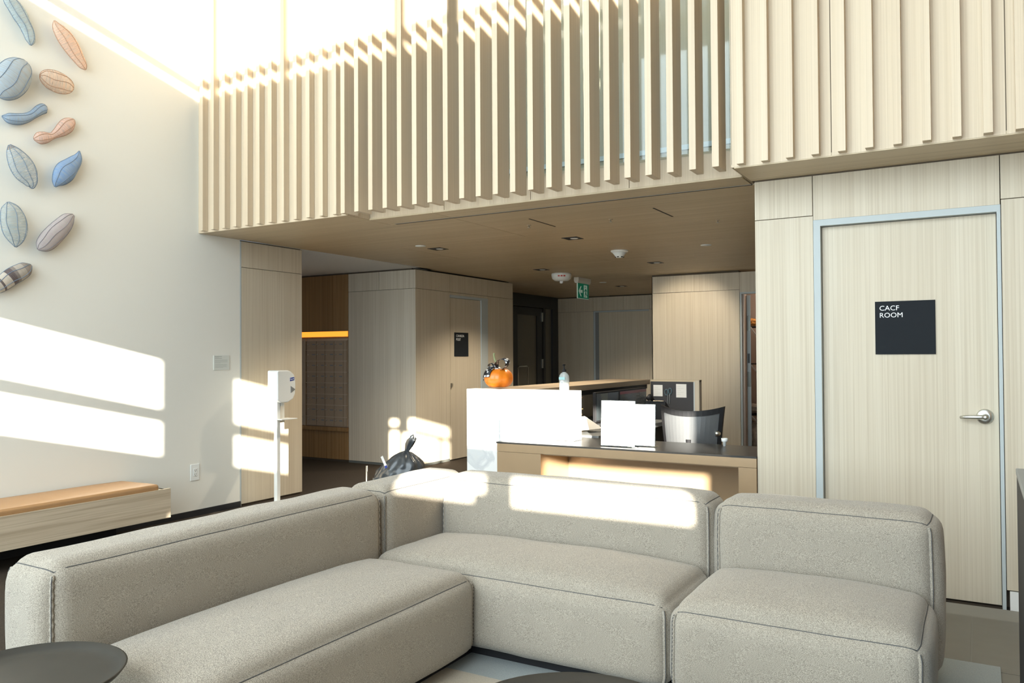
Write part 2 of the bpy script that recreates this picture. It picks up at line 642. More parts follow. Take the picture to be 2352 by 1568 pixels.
cm = box('ceiling_mailroom', (-8.2, 5.3, ZC), (XA - 0.02, YM + 0.3, ZC + 0.1), M_WHITE)
tag(cm, 'pale plain ceiling over the mail room opening', 'ceiling', kind='structure')
ws = box('wall_side', (-8.3, 4.9, 0.0), (-8.2, YM + 0.3, ZC + 0.1), M_WALL)
tag(ws, 'end wall of the mail room hidden behind the pier', 'wall', kind='structure')

led = empty('light_strip', (-7.3, YM - 0.02, 1.655), 'glowing amber light strip above the mailboxes', 'light strip')
box('diffuser', (-8.19, YM - 0.006, 1.586), (-6.866, YM + 0.003, 1.654), M_LED, led)
box('housing', (-8.19, YM - 0.018, 1.654), (-6.866, YM + 0.003, 1.662), M_DARKMET, led)

mb = empty('mailbox_bank', (-7.4, YM, 0.44), 'bank of bronze mailboxes under the amber light strip', 'mailboxes')
box('surround', (-8.19, YM + 0.004, 0.44), (-6.866, YM + 0.02, 1.563), M_MAILF, mb)
rows = [1.536, 1.414, 1.275, 1.135, 0.996, 0.852, 0.713, 0.563, 0.445]
cols = [-8.17, -8.015, -7.86, -7.705, -7.555, -7.394, -7.242, -7.086, -6.932, -6.872]
for ri in range(8):
    for ci in range(9):
        if ci == 3:
            continue
        d = box('mailbox_door', (cols[ci] + 0.003, YM - 0.012, rows[ri + 1] + 0.004), (cols[ci + 1] - 0.003, YM + 0.004, rows[ri] - 0.004), M_MAIL, mb)
        if ci < 8:
            lathe('lock', [(0.008, 0), (0.008, -0.006), (0.004, -0.008)], (cols[ci] + 0.022, YM - 0.012, (rows[ri] + rows[ri + 1]) / 2 + 0.015), M_SATIN, d, seg=8, axis='Y')
            box('number_plate', (cols[ci] + 0.085, YM - 0.0135, (rows[ri] + rows[ri + 1]) / 2 + 0.008), (cols[ci + 1] - 0.02, YM - 0.012, (rows[ri] + rows[ri + 1]) / 2 + 0.022), M_GREYPL, d)
    box('rail', (-8.19, YM - 0.018, rows[ri] - 0.004), (-6.866, YM + 0.004, rows[ri] + 0.004), M_MAILF, mb)
box('mullion', (-7.60, YM - 0.024, 0.44), (-7.575, YM + 0.004, 1.56), M_MAILF, mb)

# ------------------------------------------------------------------ corridor wall with the parcel room door
YE = 9.95
wc = box('wall_corridor', (XC - 0.3, YM + 0.25, 0.0), (XC - 0.07, YE, ZC), M_GAP)
tag(wc, 'oak panelled corridor wall with the parcel room door', 'wall', kind='structure')
box('panel', (XC - 0.07, YM + 0.021, 0.03), (XC, 8.355, ZS - G), W_Z, wc)
box('panel', (XC - 0.07, 9.265, 0.0), (XC, YE, ZS - G), W_Z, wc)
box('panel', (XC - 0.07, 8.355 + G, 2.112), (XC, 9.265 - G, ZS - G), W_Z, wc)
for a, b in ((YM + 0.021, 8.355), (8.355, 9.265), (9.265, YE)):
    box('panel', (XC - 0.07, a + G, ZS + G), (XC, b - G, ZC - 0.02), W_Z, wc)
box('kick_strip', (XC - 0.07, YM + 0.02, 0.0), (XC - 0.004, 8.35, 0.03), M_KICK, wc)
d2 = box('door_2', (XC - 0.055, 8.375, 0.012), (XC - 0.012, 9.10, 2.075), W_Z)
tag(d2, 'flush oak door of the parcel room behind the pumpkin', 'door', kind='structure')
box('frame', (XC - 0.06, 9.10, 0.0), (XC + 0.004, 9.264, 2.078), M_FRAME, d2)
box('frame', (XC - 0.06, 8.357, 2.078), (XC + 0.004, 9.264, 2.111), M_FRAME, d2)
box('pull', (XC - 0.012, 8.385, 0.93), (XC + 0.006, 8.41, 0.985), M_SATIN, d2)

# recess with the black glazed door
wr = box('wall_recess', (-7.1, YE, 0.0), (-6.78, 13.4, ZC + 0.012), M_GAP)
tag(wr, 'dark wall behind the black glazed door', 'wall', kind='structure')
d3 = empty('door_3', (-6.75, 12.3, 0.0), 'black framed glazed door at the end of the corridor', 'door', kind='structure')
XD = -6.73
box('frame', (XD - 0.05, 10.0, 2.17), (XD + 0.02, 13.17, ZC - 0.005), M_DARKMET, d3)
box('frame', (XD - 0.05, 12.96, 0.0), (XD + 0.02, 13.17, 2.17), M_DARKMET, d3)
box('frame', (XD - 0.05, 12.60, 0.0), (XD + 0.015, 12.68, 2.17), M_DARKMET, d3)
box('leaf_stile', (XD - 0.04, 12.39, 0.0), (XD, 12.60, 2.16), M_DARKMET, d3)
box('leaf_stile', (XD - 0.04, 11.50, 0.0), (XD, 11.70, 2.16), M_DARKMET, d3)
box('leaf_rail', (XD - 0.04, 11.70, 2.03), (XD, 12.39, 2.16), M_DARKMET, d3)
box('pane', (XD - 0.03, 11.70, 0.0), (XD - 0.02, 12.39, 2.03), M_SHADEGLASS, d3)
box('side_pane', (XD - 0.03, 12.68, 0.0), (XD - 0.02, 12.96, 2.17), M_SHADEGLASS, d3)
box('hinge', (XD, 12.56, 1.93), (XD + 0.012, 12.61, 2.09), M_SATIN, d3)
box('hinge', (XD, 12.56, 1.10), (XD + 0.012, 12.61, 1.26), M_SATIN, d3)
tube('pull_handle', [(XD, 11.62, 0.55), (XD + 0.05, 11.62, 0.55), (XD + 0.05, 11.62, 1.12), (XD + 0.05, 11.66, 1.145), (XD + 0.05, 11.92, 1.145), (XD + 0.05, 11.96, 1.12), (XD + 0.05, 11.96, 0.55), (XD, 11.96, 0.55)], 0.009, M_SATIN, d3)

# far wall with its door
YB = 13.2
wb = box('wall_back', (-7.0, YB + 0.07, 0.0), (-1.0, YB + 0.2, ZC + 0.06), M_GAP)
tag(wb, 'shaded oak panelled wall at the far end', 'wall', kind='structure')
box('panel', (-6.78, YB, 0.0), (-6.01 - G, YB + 0.02, 2.115), W_Z, wb)
box('panel', (-6.78, YB, 2.115 + 2 * G), (-6.01 - G, YB + 0.02, ZC - 0.02), W_Z, wb)
for a, b in ((-6.01, -5.42), (-5.42, -4.94), (-4.94, -3.6)):
    box('panel', (a + G, YB, 2.125), (b - G, YB + 0.02, ZC - 0.02), W_Z, wb)
box('panel', (-4.95, YB, 0.0), (-3.6, YB + 0.02, 2.12), W_Z, wb)
d4 = box('door_4', (-5.905, YB + 0.012, 0.0), (-4.955, YB + 0.05, 2.095), W_Z)
tag(d4, 'flush oak door in the shaded far wall', 'door', kind='structure')
box('frame', (-6.005, YB - 0.004, 0.0), (-5.97, YB + 0.03, 2.12), M_FRAME, d4)
box('frame', (-5.97, YB + 0.004, 0.0), (-5.905, YB + 0.03, 2.12), M_GREYPL, d4)
box('frame', (-5.97, YB - 0.004, 2.097), (-4.95, YB + 0.03, 2.12), M_FRAME, d4)

# closet block behind the desk
YK = 10.1
wk = box('wall_closet', (-3.745, YK + 0.02, 0.0), (-2.60, YK + 0.14, ZC), M_GAP)
tag(wk, 'pale oak wall behind the desk chair beside the open closet', 'wall', kind='structure')
box('panel', (-3.745, YK, 0.0), (-2.585 - G, YK + 0.02, ZS - G), W_Z, wk)
box('panel', (-3.745, YK, ZS + G), (-2.585 - G, YK + 0.02, ZC - 0.025), W_Z, wk)
box('panel', (-2.585 + G, YK, 2.112), (-1.0, YK + 0.02, ZC - 0.025), W_Z, wk)
box('side_panel', (-3.745, YK, 0.0), (-3.735, YB, ZC - 0.025), W_Z, wk)
box('lining', (-2.585, YK + 1.4, 0.0), (-1.0, YK + 1.42, ZC), M_CLOSET, wk)
box('lining', (-2.95, YK + 0.14, 0.0), (-2.93, YK + 1.42, ZC), M_CLOSET, wk)
box('lining', (-1.52, YK + 0.02, 0.0), (-1.5, YK + 1.42, ZC), M_CLOSET, wk)
box('lining', (-2.95, YK + 1.40, 0.0), (-1.5, YK + 1.42, ZC), M_CLOSET, wk)
box('lining', (-2.95, YK + 0.14, 2.30), (-1.5, YK + 1.42, 2.32), M_CLOSET, wk)
d5 = empty('door_5', (-2.55, YK, 0.0), 'open closet door seen on edge beside the oak column', 'door', kind='structure')
box('frame', (-2.580, YK - 0.004, 0.0), (-2.560, YK + 0.14, 2.112), M_FRAME, d5)
box('frame', (-2.560, YK + 0.03, 0.0), (-2.534, YK + 0.14, 2.09), M_CLOSET, d5)
box('frame', (-2.560, YK - 0.004, 2.09), (-1.5, YK + 0.06, 2.112), M_FRAME, d5)
LD = Vector((-0.27, 1, 0)).normalized()
lfp = [Vector((-2.532, YK + 0.15, 0)), Vector((-2.488, YK + 0.15, 0)), Vector((-2.488, YK + 0.15, 0)) + LD * 0.78, Vector((-2.532, YK + 0.15, 0)) + LD * 0.78]
lf = prism('leaf', [(p.x, p.y) for p in lfp], (0, 0, 0.01), PX, PY, 2.07, W_Z, d5)
box('edge_strip', (-2.533, YK + 0.145, 0.01), (-2.487, YK + 0.1495, 2.08), M_FRAME, lf)
for z in (1.63, 0.92):
    hg = box('hinge', (-2.530, YK + 0.140, z), (-2.490, YK + 0.145, z + 0.19), M_KICK, lf)
box('latch', (-2.525, YK + 0.139, 1.22), (-2.500, YK + 0.145, 1.34), M_DARKMET, lf)
cl = empty('closet_fill_lamp', (-2.1, 10.75, 2.30), 'unseen lamp added on the closet ceiling to light it', 'lamp')  # added out of view to brighten the closet interior
lathe('lamp_dome', [(0.09, 0.0), (0.085, -0.03), (0.0, -0.05)], (-2.1, 10.75, 2.2995), M_PLASTIC, cl)
cll = bpy.data.lights.new('closet_fill_light', 'POINT')
cll.energy, cll.color, cll.shadow_soft_size = 9, (1.0, 0.84, 0.68), 0.06
clo = bpy.data.objects.new('closet_fill_light', cll)
COL.objects.link(clo)
clo.parent = cl
clo.location = (0, 0, -0.12)

# closet shelves and what lies on them
for z, lab in ((1.70, 'upper wire closet shelf'), (1.20, 'middle wire closet shelf'), (0.52, 'lower wire closet shelf')):
    sh = empty('wire_shelf', (-2.2, 10.95, z), lab + ' behind the open closet door', 'shelf', 'wire shelves in the closet')
    for k in range(8):
        tube('wire', [(-2.9, 10.78 + k * 0.075, z), (-1.52, 10.78 + k * 0.075, z)], 0.006, M_DARKMET, sh, seg=6)
    tube('bracket', [(-2.62, 11.49, z - 0.24), (-2.62, 10.80, z - 0.012)], 0.01, M_STEELW, sh, seg=6)


def crumple(name, c, r, mat, seed, parent=None, sub=4, amp=0.22, freq=4.0):
    bm = bmesh.new()
    bmesh.ops.create_icosphere(bm, subdivisions=sub, radius=1)
    c, r = Vector(c), Vector(r)
    for v in bm.verts:
        d = v.co.normalized()
        k = noise.noise(d * freq * 0.45 + Vector((seed, 0, 0))) * amp * 1.4 + abs(noise.noise(d * freq + Vector((0, seed, 0)))) * amp * 1.5 - amp * 0.5
        v.co = d * (1 + k)
    V = [c + Vector((v.co.x * r.x, v.co.y * r.y, v.co.z * r.z)) for v in bm.verts]
    Fs = [tuple(v.index for v in f.verts) for f in bm.faces]
    bm.free()
    return mk(name, V, Fs, mat, parent, smooth=True)


tag(crumple('cloth_bundle', (-2.66, 10.95, 1.762), (0.10, 0.12, 0.05), M_PEACH, 3.1), 'orange cloth bundle on the upper closet shelf', 'bundle')
tag(crumple('packet_pile', (-2.66, 10.95, 0.60), (0.16, 0.16, 0.065), M_CRUMP, 5.7), 'crumpled clear packets on the lower closet shelf', 'packets')
tag(crumple('paper_bag', (-2.60, 10.98, 0.22), (0.12, 0.14, 0.20), M_CRUMP, 9.3), 'crumpled pale bag standing on the closet floor', 'bag')

# ------------------------------------------------------------------ door wall on the right
wrgt = box('wall_right', (-1.140, YA + 0.07, 0.0), (3.2, YA + 0.2, ZC), M_GAP)
tag(wrgt, 'pale oak panelled wall around the signed door', 'wall', kind='structure')
box('panel', (-1.157, YA, 0.0), (-0.825, YA + 0.07, ZS - G), W_Z, wrgt)
box('panel', (-1.157, YA, ZS + G), (-0.825 - G, YA + 0.07, ZC - 0.012), W_Z, wrgt)
box('panel', (-0.825 + G, YA, 2.119), (0.109 - G, YA + 0.07, ZC - 0.012), W_Z, wrgt)
box('panel', (0.109 + G, YA, ZS + G), (1.5, YA + 0.07, ZC - 0.012), W_Z, wrgt)
box('panel', (0.1125, YA, 0.105), (1.5, YA + 0.07, ZS - G), W_Z, wrgt)
box('panel', (1.5 + G, YA, 0.105), (3.2, YA + 0.07, ZC - 0.012), W_Z, wrgt)
box('return_panel', (-1.157, YA + 0.07, 0.0), (-1.145, YK, ZC - 0.012), W_Z, wrgt)
box('shadow_gap', (-1.157, YA + 0.004, ZC - 0.012), (3.2, YA + 0.03, ZC), M_GAP, wrgt)
br = box('baseboard_right', (0.125, YA - 0.012, 0.0), (3.2, YA + 0.005, 0.10), M_WHITE)
tag(br, 'white baseboard right of the signed door', 'baseboard', kind='structure')
d1 = empty('door_1', (-0.35, YA, 0.0), 'flush pale oak door with a black room sign', 'door', kind='structure')
box('frame', (-0.823, YA - 0.002, 0.0), (-0.785, YA + 0.069, 2.118), M_FRAME, d1)
box('frame', (0.092, YA - 0.002, 0.0), (0.109, YA + 0.069, 2.118), M_FRAME, d1)
box('frame', (-0.785, YA - 0.002, 2.082), (0.092, YA + 0.069, 2.118), M_FRAME, d1)
lf1 = box('leaf', (-0.782, YA + 0.045, 0.010), (0.089, YA + 0.069, 2.079), W_Z, d1)
hx, hz, hy = 0.026, 1.0, YA + 0.045
hd = lathe('handle', [(0.041, 0.0), (0.041, -0.004), (0.036, -0.011), (0.020, -0.013)], (hx, hy, hz), M_SATIN, d1, seg=32, axis='Y')
lathe('spindle', [(0.018, -0.012), (0.016, -0.045), (0.013, -0.06)], (hx, hy, hz), M_SATIN, hd, axis='Y')
lv = tube('lever', [(hx + 0.014, hy - 0.052, hz), (hx - 0.02, hy - 0.055, hz), (hx - 0.06, hy - 0.055, hz - 0.001), (hx - 0.095, hy - 0.048, hz - 0.003), (hx - 0.113, hy - 0.036, hz - 0.005)], [0.012, 0.0125, 0.0115, 0.0105, 0.008], M_SATIN, hd, seg=12)
lathe('key_cylinder', [(0.0085, -0.060), (0.0085, -0.067), (0.006, -0.068)], (hx + 0.001, hy, hz), M_SATIN, hd, seg=16, axis='Y')

# ------------------------------------------------------------------ slatted upper front
wu = box('wall_upper', (-1.19, 4.505, 2.4105), (3.2, 4.76, 6.5), M_GAP)
tag(wu, 'oak clad upper wall with upright slats above the reception', 'wall', kind='structure')
box('core', (XA, 4.515, 2.395), (-4.062, 4.76, 6.5), M_GAP, wu)
box('backing_panel', (XA, 4.505, 2.392), (-4.062, 4.515, 6.5), W_SLAT, wu)
xs = [-1.19, -0.66, 0.13, 0.93, 3.2]
for a, b in zip(xs[:-1], xs[1:]):
    box('backing_panel', (a + G, 4.503, 2.392), (b - G, 4.505, 6.5), W_SLAT, wu)
box('end_panel', (-4.062, 4.51, 2.395), (-4.05, 5.42, 6.5), W_SLAT, wu)
box('end_panel', (-1.195, 4.51, 2.395), (-1.19, 5.42, 6.5), W_SLAT, wu)
xf = [-4.05, -3.35, -2.63, -1.91, -1.195]
for a, b in zip(xf[:-1], xf[1:]):
    box('fascia_panel', (a + G, 4.76, 2.392), (b - G, 4.79, 2.555), W_SLAT, wu)
box('gallery_floor', (-4.05, 4.79, 2.45), (-1.195, 5.42, 2.55), M_GAP, wu)
for a, b in ((-4.05, -3.2), (-3.2, -2.3), (-2.3, -1.195)):
    box('gallery_panel', (a + G, 5.40, 2.80), (b - G, 5.42, 6.5), W_SLAT, wu)
box('gallery_base', (-4.05, 5.385, 2.765), (-1.195, 5.42, 2.80), M_WHITE, wu)
box('gallery_backing', (-4.05, 5.41, 2.55), (-1.195, 5.44, 2.77), W_X, wu)
box('glass_guard', (-4.04, 4.715, 2.56), (-1.20, 4.725, 6.4), M_GLASS, wu)
# deep free standing slats across the opening, shallow ones on the backing
PITCH_S = 0.1324
deep0 = box('slat', (-1.286, 4.45, 2.398), (-1.247, 4.60, 6.5), W_SLAT, wu)
k = 1
offs = []
while k <= 21:
    offs.append((-k * PITCH_S, 0, 0))
    k += 1
copies(deep0, offs)
sh0 = box('slat', (-1.148, 4.45, 2.398), (-1.109, 4.503, 6.5), W_SLAT, wu)
copies(sh0, [(0.1315 * j, 0, 0) for j in range(1, 17)] + [(-3.001 - 0.1353 * j, 0, 0) for j in range(0, 12)])

# ------------------------------------------------------------------ timber ceiling
ce = box('ceiling', (XA - 0.02, 4.80, ZC + 0.012), (-1.15, 13.4, ZC + 0.06), M_GAP)
tag(ce, 'low timber panelled ceiling over the reception', 'ceiling', kind='structure')


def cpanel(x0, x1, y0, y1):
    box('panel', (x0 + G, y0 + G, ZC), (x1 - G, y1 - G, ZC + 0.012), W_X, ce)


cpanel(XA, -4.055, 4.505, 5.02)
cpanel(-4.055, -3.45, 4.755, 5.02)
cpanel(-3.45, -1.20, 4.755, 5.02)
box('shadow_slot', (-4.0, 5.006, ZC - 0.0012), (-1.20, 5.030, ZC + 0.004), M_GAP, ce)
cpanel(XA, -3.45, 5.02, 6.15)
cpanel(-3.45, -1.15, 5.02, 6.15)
yy = 6.15
for q, h in enumerate((1.05, 1.2, 1.2, 1.2, 1.2, 1.2)):
    xm = (-4.85, -3.55)[q % 2]
    cpanel(XA, xm, yy, yy + h)
    cpanel(xm, -1.15, yy, yy + h)
    yy += h
cpanel(XA - 1.1, XA, 9.96, 13.35)
box('backing', (-7.1, YM + 0.24, ZC + 0.012), (XA - 0.02, 13.4, ZC + 0.06), M_GAP, ce)
cpanel(XC - 0.02, XA, YM, 9.96)
box('edge_trim', (-4.0, 5.0, ZC - 0.002), (-1.2, 5.004, ZC), M_GREYPL, ce)
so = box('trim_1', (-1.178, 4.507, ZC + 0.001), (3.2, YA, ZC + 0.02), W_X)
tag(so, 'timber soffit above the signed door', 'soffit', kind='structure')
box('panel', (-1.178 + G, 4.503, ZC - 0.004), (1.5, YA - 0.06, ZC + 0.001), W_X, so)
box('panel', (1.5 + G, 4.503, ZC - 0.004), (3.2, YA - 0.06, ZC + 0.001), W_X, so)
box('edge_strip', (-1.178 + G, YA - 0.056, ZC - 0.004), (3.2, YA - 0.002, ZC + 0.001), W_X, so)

# ------------------------------------------------------------------ rest of the hall (unseen shell)
ch = box('ceiling_hall', (XA - 0.2, YF, 6.5), (3.4, 5.6, 6.6), M_WHITE)
tag(ch, 'high white ceiling of the hall', 'ceiling', kind='structure')
wo = box('wall_outer', (3.2, YF, 0.0), (3.4, YA + 0.2, 6.5), W_WARM)  # unseen; dark brown chosen for its bounce onto the slat sides
tag(wo, 'timber clad wall closing the hall on the right', 'wall', kind='structure')

# unseen front wall: openings cut for the sun patches, given as the sun sees them on the plane y = 0
U = lambda u: u - SUN_K * YF
V_ = lambda v: v - SUN_S * YF
openings = []
for a, b in ((-4.6, -3.20), (-2.75, -2.35)):
    openings += [(a, b, 1.52, 1.79), (a, b, 1.90, 2.29)]
openings += [(-1.28, -0.75, 2.25, 2.38), (-1.37, -0.885, 1.90, 2.205), (-0.85, -0.75, 1.90, 2.205)]
openings += [(-1.565, -1.424, 1.86, 2.22), (-1.565, -1.43, 2.29, 2.36)]
openings += [(-0.62, -0.15, 1.40, 1.56), (-0.15, -0.08, 1.45, 1.56), (-0.36, -0.03, 1.86, 2.34)]
openings += [(0.07, 1.02, 1.40, 1.56), (0.36, 1.02, 1.60, 1.775), (0.03, 1.02, 1.885, 2.34)]
openings += [(1.02, 1.79, 1.60, 1.775), (1.02, 1.79, 1.885, 2.26)]
openings += [(-2.895, -2.80, 1.02, 1.09)]
for a, b in ((-4.6, -2.82), (-2.73, -2.01), (-1.915, -0.87), (-0.77, -0.41), (-0.31, 1.9)):
    openings += [(a, b, 4.595, 4.64), (a, b, 4.735, 5.45)]
ucut = sorted({XA - 0.9 + SUN_K * YF, 3.4 + SUN_K * YF} | {x for o in openings for x in o[:2]})
vcut = sorted({SUN_S * YF, 6.6 + SUN_S * YF} | {x for o in openings for x in o[2:]})
cells = []
for i in range(len(vcut) - 1):
    run = None
    for j in range(len(ucut) - 1):
        cu, cv = (ucut[j] + ucut[j + 1]) / 2, (vcut[i] + vcut[i + 1]) / 2
        op = any(o[0] < cu < o[1] and o[2] < cv < o[3] for o in openings)
        if not op:
            run = [ucut[j], ucut[j + 1]] if run is None else [run[0], ucut[j + 1]]
        if (op or j == len(ucut) - 2) and run:
            cells.append(((U(run[0]), YF - 0.03, V_(vcut[i])), (U(run[1]), YF, V_(vcut[i + 1]))))
            run = None
wfz = boxes('wall_front', cells, M_WHITE)
tag(wfz, 'unseen front wall with openings cut to shape the sun patches', 'wall', kind='structure')

# ------------------------------------------------------------------ sofa


def soft_fn(lo, hi, r, bulge):
    lo, hi = Vector(lo), Vector(hi)
    c, h = (lo + hi) / 2, (hi - lo) / 2

    def f(p):
        q = Vector([p[i] * h[i] for i in range(3)])
        inn = Vector([max(-(h[i] - r), min(h[i] - r, q[i])) for i in range(3)])
        d = q - inn
        n = d.normalized() if d.length > 1e-9 else Vector((0, 0, 1))
        out = inn + n * r
        add = Vector((0, 0, 0))
        for a in range(3):
            fac = 1.0
            for b in range(3):
                if b != a:
                    fac *= max(0.0, 1 - abs(p[b]) ** 3)
            s = 1 if p[a] > 0 else -1
            bb = bulge[a] if not isinstance(bulge[a], tuple) else bulge[a][1 if s > 0 else 0]
            if abs(abs(p[a]) - 1) < 1e-6:
                add[a] += s * bb * fac ** 0.6
        w_ = noise.noise((out + c) * 3.1) * 0.006 + noise.noise((out + c) * 9.0) * 0.0022
        return c + out + add + n * w_
    return f, h


def soft_box(name, lo, hi, r, bulge, mat, parent, n=14):
    f, h = soft_fn(lo, hi, r, bulge)

    def axis_t(i):
        k = r / h[i]
        e = [-1 + k * t for t in (0, 0.18, 0.42, 0.7, 1.0)]
        m = [(-1 + k) + (2 - 2 * k) * j / n for j in range(1, n)]
        return e + m + [-x for x in reversed(e)]
    T = [axis_t(i) for i in range(3)]
    idx, V, Fs = {}, [], []

    def vid(p):
        key = tuple(round(x, 6) for x in p)
        if key not in idx:
            idx[key] = len(V)
            V.append(f(p))
        return idx[key]
    for a in range(3):
        b, c = [i for i in range(3) if i != a]
        for s in (-1, 1):
            for i in range(len(T[b]) - 1):
                for j in range(len(T[c]) - 1):
                    q = []
                    for di, dj in ((0, 0), (1, 0), (1, 1), (0, 1)):
                        p = [0, 0, 0]
                        p[a] = s
                        p[b] = T[b][i + di]
                        p[c] = T[c][j + dj]
                        q.append(vid(p))
                    Fs.append(tuple(q))
    o = mk(name, V, Fs, mat, parent, smooth=True)
    return o, f


def seam(parent, f, a, b, r=0.0019, n=24, lift=0.0003, name='seam', zigzag=False):
    a, b = Vector(a), Vector(b)
    pts = []
    cen = f((0, 0, 0))
    for i in range(n + 1):
        p = a.lerp(b, i / n)
        v = f(tuple(p))
        d = Vector([a_ if abs(abs(a_) - 1) < 1e-6 else 0 for a_ in p])
        if d.length:
            d.normalize()
        if zigzag:
            v = v + Vector((0.0012, 0.0012, 0)) * (1 if i % 2 else -1)
        pts.append(v + d * lift)
    return tube(name, pts, r, M_STITCH if not zigzag else M_FAB, parent, seg=6)


sofa = empty('sectional_sofa', (-1.6, 3.0, 0.0), 'large grey heather modular corner sofa in front of the desk', 'sofa')
box('plinth', (-2.74, 1.55, 0.0185), (-1.97, 3.72, 0.07), M_BLK, sofa)
box('plinth', (-2.60, 3.00, 0.0165), (-0.26, 3.72, 0.068), M_BLK, sofa)
ZB = 0.055


def cushion(name, lo, hi, r, bulge, seams, zips=()):
    o, f = soft_box(name, lo, hi, r, bulge, M_FAB, sofa)
    for a, b in seams:
        seam(o, f, a, b)
    for a, b in zips:
        seam(o, f, a, b, r=0.0065, lift=0.004, n=40, name='piped_seam', zigzag=True)
        seam(o, f, a, b, r=0.0018, lift=0.0100, n=40)
    return o


BK = 0.066
# backs
cushion('back_cushion', (-2.79, 1.43, ZB), (-2.515, 3.055, 0.690), 0.072, (0.018, 0.024, (0, 0.010)),
        [((1, -1, 1), (1, 1, 1)), ((-1, -1, 1), (1, -1, 1)), ((-1, -1, 1), (-1, 1, 1))],
        [((1, -1, -1), (1, -1, 0.94)), ((-1, -1, -1), (-1, -1, 0.94)), ((1, 1, -1), (1, 1, 0.94))])
cushion('back_cushion', (-2.79, 3.065, ZB), (-2.515, 3.785, 0.690), BK, (0.012, 0.008, (0, 0.010)),
        [((1, -1, 1), (1, 1, 1)), ((-1, -1, 1), (1, -1, 1))], [((1, -1, -1), (1, -1, 0.94))])
cushion('back_cushion', (-2.505, 3.505, ZB), (-1.035, 3.785, 0.698), 0.070, (0.010, 0.018, (0, 0.013)),
        [((-1, -1, 1), (1, -1, 1)), ((1, -1, 1), (1, 1, 1))], [((-1, -1, -1), (-1, -1, 0.94)), ((1, -1, -1), (1, -1, 0.94))])
cushion('back_cushion', (-1.022, 3.505, ZB), (-0.150, 3.785, 0.698), 0.075, (0.024, 0.018, (0, 0.013)),
        [((-1, -1, 1), (1, -1, 1)), ((1, -1, 1), (1, 1, 1))], [((-1, -1, -1), (-1, -1, 0.94)), ((1, -1, -1), (1, -1, 0.94))])
# seats
cushion('seat_cushion', (-2.50, 1.45, ZB), (-1.885, 2.915, 0.395), 0.068, (0.018, 0.016, (0, 0.048)),
        [((1, -1, 1), (1, 1, 1)), ((-1, 1, 1), (1, 1, 1))], [((1, 1, -1), (1, 1, 0.9))])
cushion('seat_cushion', (-2.50, 2.925, ZB), (-1.035, 3.52, 0.395), 0.068, (0.012, 0.014, (0, 0.055)),
        [((-1, -1, 1), (1, -1, 1))], [((1, -1, -1), (1, -1, 0.9))])
cushion('seat_cushion', (-1.025, 2.905, ZB), (-0.160, 3.52, 0.395), 0.068, (0.018, 0.016, (0, 0.056)),
        [((-1, -1, 1), (1, -1, 1)), ((1, -1, 1), (1, 1, 1))], [((-1, -1, -1), (-1, -1, 0.9)), ((1, -1, -1), (1, -1, 0.9))])

# rug under the sofa
rug = box('area_rug', (-2.6, 0.55, 0.006), (0.063, 3.96, 0.016), M_RUGB)
tag(rug, 'pale rug with a grey border under the corner sofa', 'rug')
box('field', (-2.5, 0.70, 0.016), (-0.10, 2.80, 0.018), M_RUGC, rug)


# round tray tables
def tray_table(c, r, z, label):
    t = empty('tray_table', (c[0], c[1], 0.0185), label, 'table', 'dark round tray tables')
    lathe('tray_top', [(0.0, z - 0.012), (r * 0.80, z - 0.012), (r * 0.95, z - 0.004), (r, z + 0.012), (r - 0.006, z + 0.014), (r * 0.93, z + 0.001), (r * 0.80, z - 0.005), (0.0, z - 0.005)], (c[0], c[1], 0), M_TRAY, t, seg=64)
    lathe('stem', [(0.018, 0.03), (0.018, z - 0.012)], (c[0], c[1], 0), M_DARKMET, t)
    lathe('foot', [(r * 0.65, 0.0185), (r * 0.65, 0.026), (0.02, 0.034)], (c[0], c[1], 0), M_DARKMET, t, seg=48)
    return t


M_TRAY = plain('charcoal_tray', (0.042, 0.039, 0.033), 0.5, spec=0.25, var=0.15, vscale=15)
tray_table((-2.20, 1.185), 0.248, 0.49, 'charcoal round tray table at the near end of the sofa')
tray_table((-0.96, 1.96), 0.335, 0.34, 'charcoal round tray table in front of the sofa corner')

# black console at the right edge
bc = empty('console_cabinet', (0.4, 2.3, 0.0), 'black console cabinet cut off by the right edge', 'cabinet')
box('body', (0.106, 1.55, 0.03), (0.62, 3.19, 0.93), M_BLK, bc)
box('top', (0.104, 1.54, 0.93), (0.63, 3.20, 0.95), M_GREYPL, bc, bevel=0.002)
box('plinth', (0.14, 1.6, 0.006), (0.60, 3.15, 0.03), M_BLK, bc)

# ------------------------------------------------------------------ bench by the art wall
be = empty('wall_bench', (-5.48, 2.9, 0.0), 'low wooden wall bench with a tan cushion under the pods', 'bench')
XB = -5.25
box('front_board', (XB - 0.022, 1.0, 0.139), (XB, 3.89, 0.357), W_Y, be, bevel=0.0015)
box('seat_board', (XA, 1.0, 0.325), (XB - 0.022, 3.89, 0.347), W_Y, be)
box('end_board', (XA, 3.868, 0.139), (XB - 0.022, 3.89, 0.347), W_Y, be)
box('bottom_board', (XA, 1.0, 0.139), (XB - 0.022, 3.868, 0.155), W_Y, be)
box('wall_bracket', (XA, 1.2, 0.0), (XA + 0.09, 3.7, 0.139), M_BLK, be)
cu_, cf_ = soft_box('cushion', (XA + 0.012, 0.99, 0.345), (XB - 0.012, 3.80, 0.396), 0.018, (0.002, 0.004, (0, 0.01)), M_TAN, be, n=10)

